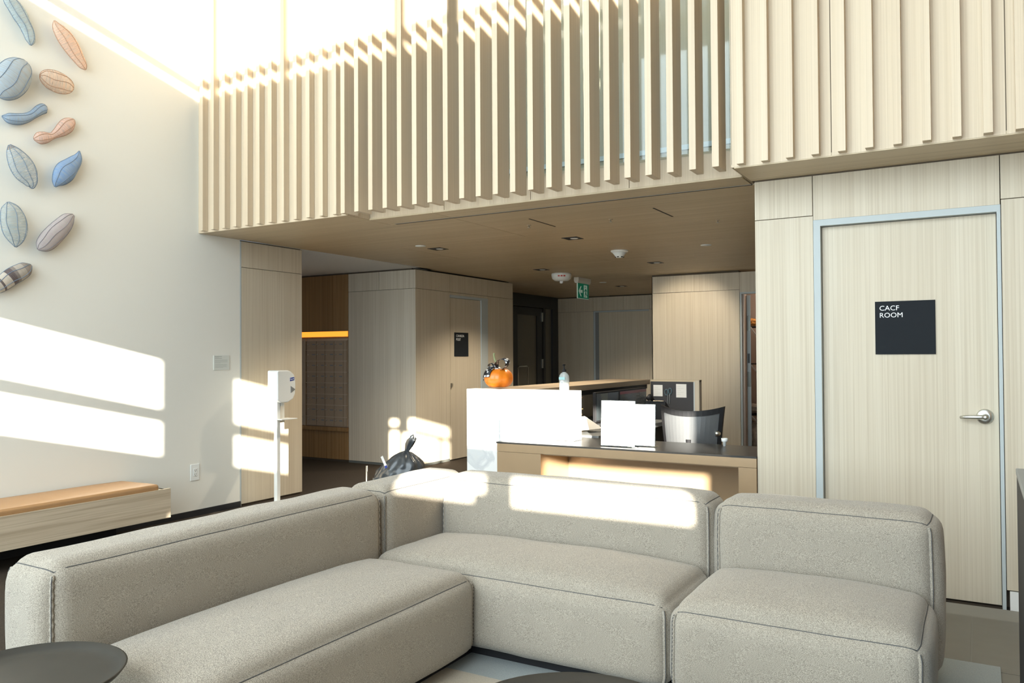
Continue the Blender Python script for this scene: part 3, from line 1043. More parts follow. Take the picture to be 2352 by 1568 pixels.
# ------------------------------------------------------------------ outlet and placard on the white wall
ol = box('wall_outlet', (XA, 4.424, 0.299), (XA + 0.006, 4.513, 0.437), M_PLASTIC, bevel=0.003)
tag(ol, 'white duplex wall outlet near the bench', 'outlet')
oi_ = box('insert', (XA + 0.006, 4.449, 0.335), (XA + 0.009, 4.488, 0.402), M_PLASTIC, ol, bevel=0.002)
for zc in (0.352, 0.386):
    for dy in (-0.007, 0.007):
        box('slot', (XA + 0.0088, 4.4685 + dy - 0.0015, zc - 0.004), (XA + 0.0094, 4.4685 + dy + 0.0015, zc + 0.006), M_BLK, oi_)
    box('slot', (XA + 0.0088, 4.466, zc - 0.012), (XA + 0.0094, 4.471, zc - 0.007), M_BLK, oi_)
M_ACRYL = plain('placard_acrylic', (0.66, 0.685, 0.645), 0.3)
M_PALEINK = plain('placard_print', (0.50, 0.525, 0.495), 0.6)
pl = box('wall_placard', (XA, 4.657, 1.225), (XA + 0.006, 4.825, 1.352), M_ACRYL, bevel=0.001)
tag(pl, 'small pale printed placard on the white wall beside the pier', 'placard')
for z, l, m in ((1.341, 0.075, M_INK), (1.333, 0.045, M_PALEINK), (1.326, 0.075, M_INK), (1.313, 0.135, M_PALEINK), (1.306, 0.137, M_PALEINK), (1.299, 0.134, M_PALEINK), (1.292, 0.136, M_PALEINK), (1.285, 0.06, M_PALEINK), (1.272, 0.125, M_PALEINK), (1.265, 0.134, M_PALEINK), (1.258, 0.12, M_PALEINK), (1.251, 0.13, M_PALEINK), (1.244, 0.09, M_PALEINK)):
    box('print_line', (XA + 0.006, 4.668, z), (XA + 0.0064, 4.668 + l, z + 0.0032), m, pl)

# ------------------------------------------------------------------ hand sanitizer stand
XS = -5.45
st = empty('sanitizer_stand', (XS, 5.13, 0.0), 'white hand sanitizer dispenser on a slim stand by the pier', 'dispenser')
box('pole', (XS - 0.02, 5.110, 0.012), (XS + 0.02, 5.150, 0.96), M_STEELW, st, bevel=0.004)
lathe('base_plate', [(0.17, 0.0), (0.17, 0.008), (0.05, 0.014)], (XS, 5.13, 0), M_STEELW, st, seg=40)
box('back_plate', (XS - 0.035, 5.085, 0.74), (XS - 0.028, 5.245, 1.20), M_STEELW, st)
box('drip_tray', (XS - 0.03, 5.09, 0.772), (XS + 0.10, 5.28, 0.780), M_STEELW, st, bevel=0.002)
# housing: profile in (y, z) seen from the side, extruded across x
prof = [(5.075, 1.205), (5.085, 1.215), (5.20, 1.215), (5.235, 1.205), (5.275, 1.175), (5.292, 1.13), (5.294, 1.06), (5.288, 1.00), (5.262, 0.955), (5.20, 0.925), (5.12, 0.925), (5.078, 0.95)]
hs = prism('housing', prof, (XS + 0.065, 0, 0), PY, PZ, -0.13, M_PLASTIC, st)
bevel_mesh(hs, 0.008, 2)
bd = prism('logo_badge', [(0, 0), (0.052, 0.008), (0.052, 0.038), (0, 0.030)], (XS + 0.0655, 5.222, 1.115), PY, PZ, 0.001, M_BLUE, st)
text('logo_text', 'Purell', 0.020, (XS + 0.067, 5.226, 1.125), Vector((0, 1, 0.15)), PZ, M_LETTER, bd, xs=0.9)
lathe('sight_window', [(0.036, 0), (0.036, 0.003), (0.028, 0.004)], (XS + 0.065, 5.25, 1.04), M_GREYPL, st, seg=3, axis='X', smooth=False)
box('nozzle', (XS - 0.01, 5.16, 0.895), (XS + 0.02, 5.19, 0.928), M_PLASTIC, st)

# ------------------------------------------------------------------ tied refuse bag in its stand
bn = empty('refuse_bin', (-4.30, 5.42, 0.0), 'black tied refuse bag in a steel bin behind the sofa', 'refuse bag')
box('bin_body', (-4.47, 5.28, 0.0), (-4.14, 5.56, 0.30), M_SATIN, bn)
V, Fs, sg = [], [], 72
RN = 16
for i in range(RN + 1):
    t = i / RN
    e = t * t * (3 - 2 * t)
    cx_, cy_ = -4.305 + 0.100 * e, 5.42 - 0.02 * e
    z_ = 0.25 + 0.285 * t ** 0.85 - 0.02 * math.sin(t * math.pi)
    rad = (1 - t ** 2.4) ** 0.75
    for kx in range(sg):
        a = 2 * math.pi * kx / sg
        d_ = Vector((math.cos(a), math.sin(a), t * 1.3))
        pl_ = 1 + (0.03 + 0.16 * t * t) * math.sin(11 * a + 2.0 * t + 1.5 * noise.noise(d_ * 1.7)) * (0.5 + 0.5 * noise.noise(d_ * 2.3 + Vector((4, 1, 0)))) + 0.10 * noise.noise(d_ * 3.2) + 0.05 * noise.noise(d_ * 8.0)
        V.append((cx_ + (0.212 * rad * pl_ + 0.014) * math.cos(a), cy_ + (0.172 * rad * pl_ + 0.012) * math.sin(a), z_ + 0.02 * rad * noise.noise(d_ * 4.0)))
for i in range(RN):
    for kx in range(sg):
        k2 = (kx + 1) % sg
        Fs.append((i * sg + kx, i * sg + k2, (i + 1) * sg + k2, (i + 1) * sg + kx))
bg_ = mk('bag', V, Fs, M_BAG, bn, smooth=True)
V, Fs, sg = [], [], 20
necks = [(-4.212, 0.505, 0.040), (-4.206, 0.515, 0.030), (-4.203, 0.522, 0.022), (-4.200, 0.530, 0.019), (-4.190, 0.548, 0.024), (-4.172, 0.580, 0.034), (-4.150, 0.62, 0.037), (-4.132, 0.648, 0.033), (-4.122, 0.655, 0.012)]
for i, (x, z, r) in enumerate(necks):
    for kx in range(sg):
        a = 2 * math.pi * kx / sg
        rr = r * (1 + 0.30 * math.cos(5 * a + i * 0.35) + 0.12 * math.cos(9 * a - i))
        V.append((x + rr * math.cos(a) * 0.85, 5.40 + rr * math.sin(a) * 0.55, z + rr * math.cos(a) * -0.30 + (0.02 * math.sin(3 * a + 1) * max(0, i - 5) / 3)))
for i in range(len(necks) - 1):
    for kx in range(sg):
        k2 = (kx + 1) % sg
        Fs.append((i * sg + kx, i * sg + k2, (i + 1) * sg + k2, (i + 1) * sg + kx))
nk = mk('bag_neck', V, Fs, M_BAG, bn, smooth=True)
tube('post', [(-4.510, 5.25, 0.0), (-4.510, 5.25, 0.405)], 0.008, M_SATIN, bn)
tg = prism('label_strip', [(0, 0), (0.022, 0.012), (-0.03, 0.105), (-0.052, 0.093)], (-4.285, 5.226, 0.40), PX, PZ, 0.001, M_PAPER, bn)
prism('label_tip', [(0, 0), (0.022, 0.012), (0.012, 0.03), (-0.010, 0.018)], (-4.285, 5.2245, 0.40), PX, PZ, 0.001, M_BLUE, tg)

# ------------------------------------------------------------------ room signs
sg1 = box('room_sign', (-0.503, YA + 0.039, 1.334), (-0.201, YA + 0.045, 1.632), M_BLACK)
tag(sg1, 'square black sign lettered CACF ROOM on the pale oak door', 'sign')
text('sign_text', 'CACF\nROOM', 0.0385, (-0.481, YA + 0.039, 1.581), PX, PZ, M_LETTER, sg1, line=1.03, xs=1.04)
sg2 = box('room_sign', (XC - 0.012, 8.47, 1.325), (XC - 0.006, 8.79, 1.634), M_BLACK)
tag(sg2, 'black sign lettered CANADA POST on the corridor door', 'sign')
text('sign_text', 'CANADA\nPOST', 0.046, (XC - 0.006, 8.505, 1.575), PY, PZ, M_LETTER, sg2, line=1.02, xs=0.95)

# ------------------------------------------------------------------ reception: marble, ledge, board, bronze table
mc = prism('marble_counter', [(-3.42, 0), (-2.665, 0), (-2.665, 0.7235), (-2.5, 0.7235), (-2.5, 1.082), (-3.42, 1.082)], (0, 5.275, 0), PX, PZ, 0.125, M_MARBLE)
bevel_mesh(mc, 0.003)
tag(mc, 'upright white marble slab forming the high counter front', 'counter')
lg = empty('ledge_counter', (-3.2, 6.6, 0.0), 'long wooden ledge counter running back from the marble slab', 'counter')
box('ledge_top', (-3.40, 5.276, 1.030), (-2.955, 7.899, 1.078), W_LEDGE, lg, bevel=0.002)
box('back_panel', (-3.36, 5.276, 0.0), (-3.30, 7.899, 1.030), W_Z, lg)
box('under_rail', (-3.30, 5.28, 0.985), (-2.99, 7.90, 1.030), M_BLK, lg)
sdk = empty('work_desk', (-2.87, 6.7, 0.0), 'dark grey work desk below the ledge holding the monitors', 'desk')
box('work_surface', (-3.295, 5.46, 0.70), (-2.45, 7.88, 0.735), M_GREYPL, sdk)
for lx, ly in ((-3.27, 5.5), (-2.5, 5.5), (-3.27, 7.82), (-2.5, 7.82)):
    box('leg', (lx, ly, 0.0), (lx + 0.04, ly + 0.04, 0.70), M_BLK, sdk)
sb = empty('end_screen', (-2.75, 7.93, 0.0), 'wood capped charcoal pin board closing the end of the desk', 'pin board')
box('board', (-2.95, 7.90, 0.0), (-2.490, 7.925, 1.058), M_CORK, sb)
box('cap', (-2.95, 7.90, 1.058), (-2.430, 7.965, 1.076), W_X, sb)
box('end_post', (-2.490, 7.885, 0.0), (-2.477, 7.925, 1.058), M_FRAME, sb)
box('outer_post', (-2.477, 7.885, 0.0), (-2.430, 7.965, 1.074), W_Z, sb)
for x0, x1, z0, z1, lab in ((-2.919, -2.82, 0.905, 1.022, 'white note pinned left on the charcoal board'), (-2.675, -2.567, 0.897, 1.034, 'white note pinned right on the charcoal board')):
    nt_ = box('pinned_note', (x0, 7.8965, z0), (x1, 7.899, z1), M_PAPER)
    tag(nt_, lab, 'paper', 'notes pinned on the board')
    for q in range(5):
        box('print_line', (x0 + 0.012, 7.8958, z1 - 0.025 - q * 0.02), (x0 + 0.05 + 0.03 * (q % 2), 7.8965, z1 - 0.0235 - q * 0.02), M_PALEINK, nt_)
sc = empty('scissors', (-2.755, 7.893, 0.90), 'scissors with grey-blue handles hanging on the pin board', 'scissors')
for dx in (-0.022, 0.018):
    tube('handle_loop', [(-2.755 + dx + 0.017 * math.cos(t * math.pi / 8), 7.891, 0.955 + 0.3 * dx + 0.03 * math.sin(t * math.pi / 8)) for t in range(16)], 0.0045, M_TEAL, sc, closed=True)
for dx in (-0.012, 0.010):
    prism('blade', [(0, 0), (0.008, 0.0), (0.006, -0.09), (0.002, -0.10)], (-2.757 + dx, 7.893, 0.926), PX, PZ, 0.002, M_SATIN, sc)

bt = empty('bronze_table', (-2.07, 5.15, 0.0), 'low bronze clad desk with a black top in front of the chair', 'desk')
YT = 4.885
ZT = 0.722
box('top', (-2.664, YT + 0.004, ZT - 0.012), (-1.160, 5.44, ZT), M_TOP, bt)
box('top', (-2.995, YT + 0.004, ZT - 0.012), (-2.664, 5.148, ZT), M_TOP, bt)
box('front_rail', (-2.985, YT, 0.655), (-1.160, YT + 0.03, ZT - 0.012), M_BRONZE, bt)
box('left_panel', (-2.985, YT, 0.0), (-2.631, YT + 0.03, 0.653), M_BRONZE, bt)
box('left_return', (-2.660, YT + 0.03, 0.0), (-2.631, 5.32, 0.655), M_BRONZE, bt)
box('soffit_panel', (-2.631, YT + 0.03, 0.645), (-1.268, 5.32, 0.655), M_BRONZE, bt)
box('knee_panel', (-2.631, 5.32, 0.0), (-1.160, 5.345, ZT - 0.012), M_BRONZE, bt)
box('right_leg', (-1.268, YT, 0.0), (-1.160, YT + 0.03, 0.653), M_BRONZE, bt)
box('right_return', (-1.268, YT + 0.03, 0.0), (-1.24, 5.32, 0.655), M_BRONZE, bt)
box('left_end', (-2.985, YT + 0.03, 0.0), (-2.955, 5.13, ZT - 0.012), M_BRONZE, bt)


# two upright sheets in acrylic holders
def sign_stand(x0, x1, y, h, label):
    t = empty('sheet_holder', ((x0 + x1) / 2, y + 0.03, ZT), label, 'notice', 'white notices on the bronze desk')
    lean = 0.05
    ex, ey = PX, Vector((0, lean, 1)).normalized()
    prism('sheet', [(0, 0.006), (x1 - x0, 0.006), (x1 - x0, h), (0, h)], (x0, y + 0.003, ZT + 0.003), ex, ey, -0.0012, M_PAPER, t)
    prism('holder_front', [(-0.004, 0), (x1 - x0 + 0.004, 0), (x1 - x0 + 0.004, h + 0.004), (-0.004, h + 0.004)], (x0, y + 0.0055, ZT + 0.002), ex, ey, -0.0015, M_GLASS, t)
    box('holder_base', (x0 - 0.004, y, ZT + 0.0005), (x1 + 0.004, y + 0.085, ZT + 0.0025), M_GLASS, t)
    return t


sign_stand(-2.212, -1.972, 4.965, 0.305, 'larger white notice sheet standing on the bronze desk')
sign_stand(-2.06, -1.867, 5.06, 0.280, 'second white notice sheet standing half behind the larger one')
cp = lathe('paper_cup', [(0.010, 0), (0.012, 0.028), (0.020, 0.030), (0.022, 0.052), (0.018, 0.052), (0.015, 0.034)], (-1.482, 5.36, ZT), M_PLASTIC)
tag(cp, 'tiny white cup standing on the bronze desk', 'cup')

# ------------------------------------------------------------------ desk equipment


def monitor(y0, y1, label, xm, tilt=0.0, red=False):
    t = empty('monitor', (xm - 0.1, (y0 + y1) / 2, 0.735), label, 'monitor', 'monitors under the ledge')
    b = box('bezel', (xm - 0.03, y0, 0.765), (xm, y1, 1.020), M_BLK, t, bevel=0.004)
    s_ = box('screen', (xm, y0 + 0.012, 0.78), (xm + 0.0015, y1 - 0.012, 1.006), M_SCREEN, b)
    if red:
        box('title_bar', (xm + 0.0015, y0 + 0.014, 0.978), (xm + 0.002, y1 - 0.014, 1.004), M_SCRRED, b)
        for q in range(16):
            box('text_row', (xm + 0.0015, y0 + 0.02, 0.968 - q * 0.011), (xm + 0.002, y1 - 0.05 - 0.11 * ((q * 7) % 3), 0.9715 - q * 0.011), M_SCRLINE, b)
    else:
        prism('picture', [(0.16, 0.02), (0.24, 0.02), (0.25, 0.225), (0.10, 0.225)], (xm + 0.0015, y0 + 0.0, 0.78), PY, PZ, 0.0005, M_SCRLINE, b)
    box('neck', (xm - 0.055, (y0 + y1) / 2 - 0.03, 0.745), (xm - 0.03, (y0 + y1) / 2 + 0.03, 0.90), M_BLK, t)
    box('foot', (xm - 0.13, (y0 + y1) / 2 - 0.10, 0.736), (xm + 0.02, (y0 + y1) / 2 + 0.10, 0.746), M_BLK, t)
    return t


monitor(6.19, 6.69, 'nearer dark monitor showing a pale picture under the ledge', -2.80)
monitor(6.70, 7.38, 'farther dark monitor with a red bar of text under the ledge', -2.80, red=True)
og = empty('paper_organizer', (-3.12, 6.0, 0.735), 'brown cardboard paper organizer beside the monitors', 'organizer')
box('shell', (-3.28, 6.17, 0.736), (-2.93, 6.18, 0.985), M_CARD, og)
box('shell', (-3.28, 5.50, 0.736), (-2.93, 5.51, 0.985), M_CARD, og)
for q in range(6):
    box('tray', (-3.28, 5.51, 0.737 + q * 0.047), (-2.92 + 0.01 * (q % 2), 6.17, 0.742 + q * 0.047), M_CARD, og)
    box('paper_stack', (-3.27, 5.53, 0.742 + q * 0.047), (-2.935, 6.15, 0.755 + q * 0.047 + 0.008 * (q % 3)), M_CARD, og)
kb = empty('keyboard', (-2.62, 6.25, 0.735), 'black keyboard on the work surface by the monitors', 'keyboard')
box('case', (-2.72, 5.98, 0.7355), (-2.55, 6.45, 0.752), M_BLK, kb, bevel=0.004)
for r in range(4):
    for c in range(12):
        box('key', (-2.708 + r * 0.037, 5.995 + c * 0.037, 0.752), (-2.678 + r * 0.037, 6.026 + c * 0.037, 0.758), M_GREYPL, kb)
lp = prism('loose_sheet', [(0, 0), (0.30, 0), (0.30, 0.22), (0, 0.22)], (-2.66, 5.50, 0.76), Vector((0.35, 0.94, 0)), Vector((-0.8, 0.3, 0.35)).normalized(), 0.001, M_PAPER)
tag(lp, 'tilted white sheet propped behind the marble slab', 'paper')
ph = empty('desk_phone', (-2.60, 7.2, 0.735), 'black desk phone with a pale keypad below the pin board', 'phone')
prism('base', [(-0.11, 0.0), (0.10, 0.0), (0.10, 0.05), (-0.11, 0.17)], (-2.50, 7.18, 0.736), PY, PZ, -0.19, M_BLK, ph)
fxn = Vector((0, 0.21, -0.12)).normalized()
prism('face_plate', [(0, 0), (0.10, 0), (0.10, 0.21), (0, 0.21)], (-2.615, 7.062, 0.908), PX, fxn, 0.003, M_PHONE, ph)
tube('handset', [(-2.655, 7.05, 0.93), (-2.655, 7.09, 0.945), (-2.655, 7.18, 0.900), (-2.655, 7.26, 0.845), (-2.655, 7.28, 0.82)], [0.024, 0.026, 0.017, 0.024, 0.022], M_BLK, ph, seg=12)
box('stand', (-2.69, 7.08, 0.7355), (-2.50, 7.27, 0.7365), M_BLK, ph)
for r in range(4):
    for c in range(3):
        o_ = Vector((-2.60 + c * 0.026, 7.062, 0.908)) + fxn * (0.085 + r * 0.028) + Vector((0, 0.002, 0.006))
        box('key', tuple(o_), tuple(o_ + Vector((0.018, 0.014, 0.004))), M_BLK, ph)
bt2 = lathe('spray_bottle', [(0.03, 0), (0.032, 0.06), (0.03, 0.10), (0.012, 0.13), (0.012, 0.15)], (-2.53, 6.75, 0.7365), M_CYAN)
tag(bt2, 'small teal bottle on the work surface beside the phone', 'bottle')

# office chair: rounded back, seat, star base
chn = empty('office_chair', (-1.83, 5.80, 0.0), 'black office chair with a wide curved back behind the desk', 'chair')


def back_pt(s, t, inset=0.0):
    """s across -1..1, t up 0..1 ; bowed towards the desk"""
    half = 0.185 + 0.035 * t
    x = -1.835 + s * half + 0.02 * s
    z = 0.60 + 0.325 * t + 0.035 * abs(s) ** 2.2 * t
    y = 5.66 + 0.10 * s * s + 0.05 * (t - 0.5) ** 2 + inset
    return Vector((x, y, z))


def back_shell(name, s0, s1, t0, t1, inset, thick, mat, par, n=14):
    V, Fs = [], []
    for side in (0, 1):
        for i in range(n + 1):
            for j in range(n + 1):
                V.append(back_pt(s0 + (s1 - s0) * i / n, t0 + (t1 - t0) * j / n, inset + side * thick))
    q = (n + 1) * (n + 1)
    for i in range(n):
        for j in range(n):
            a = i * (n + 1) + j
            f = (a, a + 1, a + n + 2, a + n + 1)
            Fs.append(f)
            Fs.append(tuple(x + q for x in f[::-1]))
    for i in range(n):
        for a, b in ((i * (n + 1), (i + 1) * (n + 1)), (i * (n + 1) + n, (i + 1) * (n + 1) + n)):
            Fs.append((a, b, b + q, a + q))
        for a, b in ((i, i + 1), (n * (n + 1) + i, n * (n + 1) + i + 1)):
            Fs.append((a, b, b + q, a + q))
    return mk(name, V, Fs, mat, par, smooth=False)


M_MESH = plain('chair_mesh', (0.10, 0.105, 0.11), 0.38, var=0.25, vscale=400)
back_shell('back_mesh', -0.92, 0.92, 0.0, 0.90, 0.004, 0.008, M_MESH, chn)
back_shell('back_frame', -1.0, 1.0, 0.88, 1.0, -0.004, 0.03, M_BLK, chn)
back_shell('back_frame', -1.0, -0.88, 0.0, 0.90, -0.004, 0.03, M_BLK, chn)
back_shell('back_frame', 0.90, 1.0, 0.0, 0.90, -0.004, 0.03, M_BLK, chn)
soft_box('seat', (-2.06, 5.74, 0.43), (-1.60, 6.20, 0.50), 0.03, (0.005, 0.005, 0.01), M_BLK, chn, n=8)
tube('back_post', [(-1.83, 5.90, 0.42), (-1.83, 5.74, 0.44), (-1.83, 5.70, 0.55), (-1.83, 5.672, 0.72)], 0.022, M_BLK, chn)
lathe('column', [(0.026, 0.10), (0.026, 0.42)], (-1.83, 5.96, 0), M_BLK, chn)
for a in range(5):
    an = a * 2 * math.pi / 5 + 0.3
    e = Vector((-1.83 + 0.28 * math.cos(an), 5.96 + 0.28 * math.sin(an), 0.07))
    tube('base_leg', [(-1.83, 5.96, 0.115), e], [0.024, 0.014], M_BLK, chn)
    lathe('castor', [(0.026, -0.012), (0.026, 0.012)], (e.x, e.y, 0.0265), M_BLK, chn, seg=14, axis='X')
for sx in (-1, 1):
    ax_ = -1.835 + sx * 0.215
    tube('arm_support', [(ax_, 5.90, 0.46), (ax_ + sx * 0.02, 5.90, 0.60), (ax_ + sx * 0.02, 5.90, 0.62)], 0.014, M_BLK, chn)
    box('arm_pad', (ax_ + sx * 0.02 - 0.03, 5.79, 0.62), (ax_ + sx * 0.02 + 0.03, 6.03, 0.645), M_BLK, chn, bevel=0.008)
lathe('tension_knob', [(0.022, 0.0), (0.022, 0.015), (0.008, 0.035)], (-1.650, 5.74, 0.765), M_SATIN, chn, axis='X')

# ------------------------------------------------------------------ pumpkin and pump bottle on the counter
pk = empty('pumpkin', (-3.275, 5.39, 1.078), 'small orange pumpkin wearing a black and white ribbon bow', 'pumpkin')
V, Fs = [], []
PC, nr, ns = Vector((-3.275, 5.39, 1.0785)), 48, 20
for i in range(ns + 1):
    th = math.pi * i / ns
    for q in range(nr):
        a = 2 * math.pi * q / nr
        lobe = 1 - 0.055 * abs(math.cos(4.5 * a)) ** 6 * math.sin(th)
        rr = 0.115 * math.sin(th) ** 0.82 * lobe
        z = 0.080 - 0.085 * math.cos(th) * (1 - 0.22 * math.exp(-(math.sin(th) / 0.32) ** 2)) * (1.0 if th > math.pi / 2 else 0.95)
        V.append(PC + Vector((rr * math.cos(a), rr * math.sin(a), z)))
for i in range(ns):
    for q in range(nr):
        q2 = (q + 1) % nr
        Fs.append((i * nr + q, i * nr + q2, (i + 1) * nr + q2, (i + 1) * nr + q))
sk = mk('skin', V, Fs, M_ORANGE, pk, smooth=True)
tube('stem', [PC + Vector(p) for p in ((0, 0, 0.13), (-0.008, -0.002, 0.170), (-0.022, -0.004, 0.205), (-0.035, -0.005, 0.235), (-0.040, -0.006, 0.262), (-0.036, -0.006, 0.278))], [0.014, 0.011, 0.009, 0.008, 0.008, 0.009], M_STEM, pk, seg=9)


def ribbon_strip(name, pts, wdt, across, par):
    V, Fs = [], []
    across = Vector(across)
    for p in pts:
        V += [PC + Vector(p) - across * wdt / 2, PC + Vector(p) + across * wdt / 2]
    n = len(pts)
    off = len(V)
    V += [v + Vector((0.0, -0.0012, 0.0012)) for v in V]
    for i in range(n - 1):
        Fs.append((2 * i, 2 * i + 1, 2 * i + 3, 2 * i + 2))
        Fs.append((off + 2 * i, off + 2 * i + 2, off + 2 * i + 3, off + 2 * i + 1))
        Fs.append((2 * i, 2 * i + 2, off + 2 * i + 2, off + 2 * i))
        Fs.append((2 * i + 1, off + 2 * i + 1, off + 2 * i + 3, 2 * i + 3))
    return mk(name, V, Fs, M_RIB, par, smooth=True)


bow = crumple('bow_knot', PC + Vector((-0.012, -0.035, 0.174)), (0.014, 0.016, 0.016), M_RIB, 1.0, pk, sub=3, amp=0.1)
lr = [(0.0 + 0.052 * (1 - math.cos(t)), -0.035, 0.182 + 0.042 * math.sin(t) + 0.010 * (1 - math.cos(t))) for t in [2 * math.pi * i / 20 for i in range(21)]]
ribbon_strip('bow_loop', lr, 0.055, (0.15, 1, 0.25), bow)
ll = [(-0.025 - 0.022 * (1 - math.cos(t)), -0.035, 0.178 + 0.020 * math.sin(t)) for t in [2 * math.pi * i / 16 for i in range(17)]]
ribbon_strip('bow_loop', ll, 0.05, (-0.2, 1, 0.1), bow)
ribbon_strip('bow_tail', [(-0.015, -0.040, 0.176), (-0.022, -0.066, 0.170), (-0.032, -0.090, 0.150), (-0.040, -0.108, 0.122), (-0.044, -0.115, 0.090)], 0.062, (1, -0.1, 0.05), bow)
ribbon_strip('bow_tail', [(-0.025, -0.040, 0.176), (-0.050, -0.055, 0.165), (-0.074, -0.062, 0.145), (-0.092, -0.058, 0.12)], 0.03, (0.3, -0.8, 0.1), bow)
for nm, poly, a0 in (('face_mouth', [(-0.02, 0.0), (0.018, -0.006), (0.022, 0.010), (0.006, 0.004), (-0.02, 0.012)], 3.62),
                     ('face_eye', [(-0.006, 0.0), (0.012, 0.010), (0.010, 0.018), (-0.008, 0.008)], 3.80), ('face_eye', [(-0.006, 0.0), (0.006, 0.004), (0.004, 0.010), (-0.006, 0.006)], 3.45)):
    n_ = Vector((math.cos(a0), math.sin(a0), 0))
    e_ = Vector((-n_.y, n_.x, 0))
    zz = 0.065 if nm == 'face_mouth' else 0.105
    rr = 0.1185 if nm == 'face_mouth' else 0.112
    prism(nm, poly, PC + n_ * rr + Vector((0, 0, zz)), e_, PZ, 0.0025, M_BLK, pk)

sbt = empty('pump_bottle', (-2.61, 5.225, 1.082), 'clear pump bottle of hand gel on the marble slab', 'bottle')
BC = (-2.61, 5.215, 1.0825)
M_BOT = plain('bottle_plastic', (0.72, 0.78, 0.79), 0.2)
bnt = M_BOT.node_tree
btr = bnt.nodes.new('ShaderNodeBsdfTransparent')
bmx = bnt.nodes.new('ShaderNodeMixShader')
bmx.inputs[0].default_value = 0.55
bnt.links.new(bnt.nodes['Principled BSDF'].outputs[0], bmx.inputs[1])
bnt.links.new(btr.outputs[0], bmx.inputs[2])
bnt.links.new(bmx.outputs[0], bnt.nodes['Material Output'].inputs['Surface'])
M_GEL = plain('gel', (0.70, 0.76, 0.78), 0.15, trans=0.6)
lathe('bottle_body', [(0.030, 0.0), (0.036, 0.004), (0.0365, 0.09), (0.034, 0.108), (0.024, 0.124), (0.013, 0.130), (0.013, 0.138)], BC, M_BOT, sbt, seg=28)
lathe('gel_fill', [(0.029, 0.002), (0.034, 0.006), (0.0345, 0.045)], BC, M_GEL, sbt, seg=28)
lathe('collar', [(0.015, 0.134), (0.015, 0.15), (0.006, 0.154), (0.005, 0.178), (0.009, 0.180), (0.009, 0.19)], BC, M_BLK, sbt, seg=16)
tube('spout', [(BC[0], BC[1], BC[2] + 0.186), (BC[0] + 0.006, BC[1] - 0.025, BC[2] + 0.188), (BC[0] + 0.008, BC[1] - 0.034, BC[2] + 0.182)], 0.004, M_BLK, sbt)
tube('dip_tube', [(BC[0], BC[1], BC[2] + 0.006), (BC[0], BC[1], BC[2] + 0.134)], 0.003, M_PLASTIC, sbt, seg=6)
prism('label_band', [(-0.024, 0.078), (0.024, 0.078), (0.024, 0.098), (-0.024, 0.098)], (BC[0], BC[1] - 0.0375, BC[2]), PX, PZ, 0.0008, plain('label_teal', (0.36, 0.60, 0.62), 0.5), sbt)
lb = prism('label_patch', [(-0.010, 0.030), (0.012, 0.030), (0.012, 0.072), (-0.010, 0.072)], (BC[0], BC[1] - 0.0375, BC[2]), PX, PZ, 0.0008, M_PAPER, sbt)
for q in range(3):
    prism('label_print', [(-0.005, 0.035 + q * 0.011), (0.007, 0.035 + q * 0.011), (0.007, 0.041 + q * 0.011), (-0.005, 0.041 + q * 0.011)], (BC[0], BC[1] - 0.0385, BC[2]), PX, PZ, 0.0006, M_TEAL, lb)

# ------------------------------------------------------------------ ceiling fittings
for x, y, lab in ((-4.58, 6.40, 'square black downlight nearest the pier'), (-3.145, 6.47, 'square black downlight above the ledge counter'), (-4.64, 8.66, 'square black downlight before the exit sign'), (-3.185, 8.72, 'square black downlight before the pale closet wall'), (-4.74, 11.45, 'square black downlight at the far end of the ceiling')):
    t = empty('downlight', (x, y, ZC), lab, 'downlight', 'square recessed downlights')
    z0 = ZC - 0.004
    for lo, hi in (((-0.075, -0.075), (0.075, -0.062)), ((-0.075, 0.062), (0.075, 0.075)), ((-0.075, -0.062), (-0.062, 0.062)), ((0.062, -0.062), (0.075, 0.062))):
        box('trim_bar', (x + lo[0], y + lo[1], z0), (x + hi[0], y + hi[1], ZC), M_DARKMET, t)
    box('well', (x - 0.062, y - 0.062, ZC - 0.0008), (x + 0.062, y + 0.062, ZC), M_BLK, t)
    dl = bpy.data.lights.new('downlight_lamp', 'SPOT')
    dl.energy, dl.spot_size, dl.spot_blend, dl.color, dl.shadow_soft_size = 120, math.radians(125), 0.6, (1.0, 0.86, 0.66), 0.04
    dlo = bpy.data.objects.new('lamp', dl)
    COL.objects.link(dlo)
    dlo.parent = t
    dlo.location = (0, 0, -0.02)
    if 'closet' in lab:
        dl.energy, dl.spot_size, dl.spot_blend = 80, math.radians(62), 0.7
        dlo.rotation_euler = Vector((-0.05, 1.38, -0.75)).to_track_quat('-Z', 'Y').to_euler()
    lathe('lens', [(0.0, -0.002), (0.038, -0.002), (0.030, -0.005), (0.0, -0.006)], (x + 0.012, y + 0.012, ZC), M_PLASTIC, t, seg=20)
for x, y, lab in ((-4.59, 6.13, 'round pale cover plate near the pier'), (-2.25, 7.56, 'round pale cover plate above the desk chair'), (-4.71, 10.69, 'round pale cover plate behind the exit sign')):
    tag(lathe('sprinkler_cover', [(0.0, -0.001), (0.052, -0.001), (0.050, -0.007), (0.0, -0.009)], (x, y, ZC), M_PLASTIC, seg=28), lab + ' on the timber ceiling', 'cover plate', 'round ceiling cover plates')
for x, y, lab in ((-3.12, 5.62, 'left'), (-2.45, 5.72, 'middle'), (-1.75, 6.20, 'right')):
    t = empty('fire_sprinkler', (x, y, ZC), 'tiny brass sprinkler head, the ' + lab + ' of three near the front', 'sprinkler', 'brass sprinkler heads')
    lathe('escutcheon', [(0.016, 0.0), (0.016, -0.003), (0.008, -0.005)], (x, y, ZC), M_PHONE, t, seg=12)
    lathe('frame', [(0.004, -0.004), (0.004, -0.018), (0.013, -0.020), (0.013, -0.022)], (x, y, ZC), M_SATIN, t, seg=12)
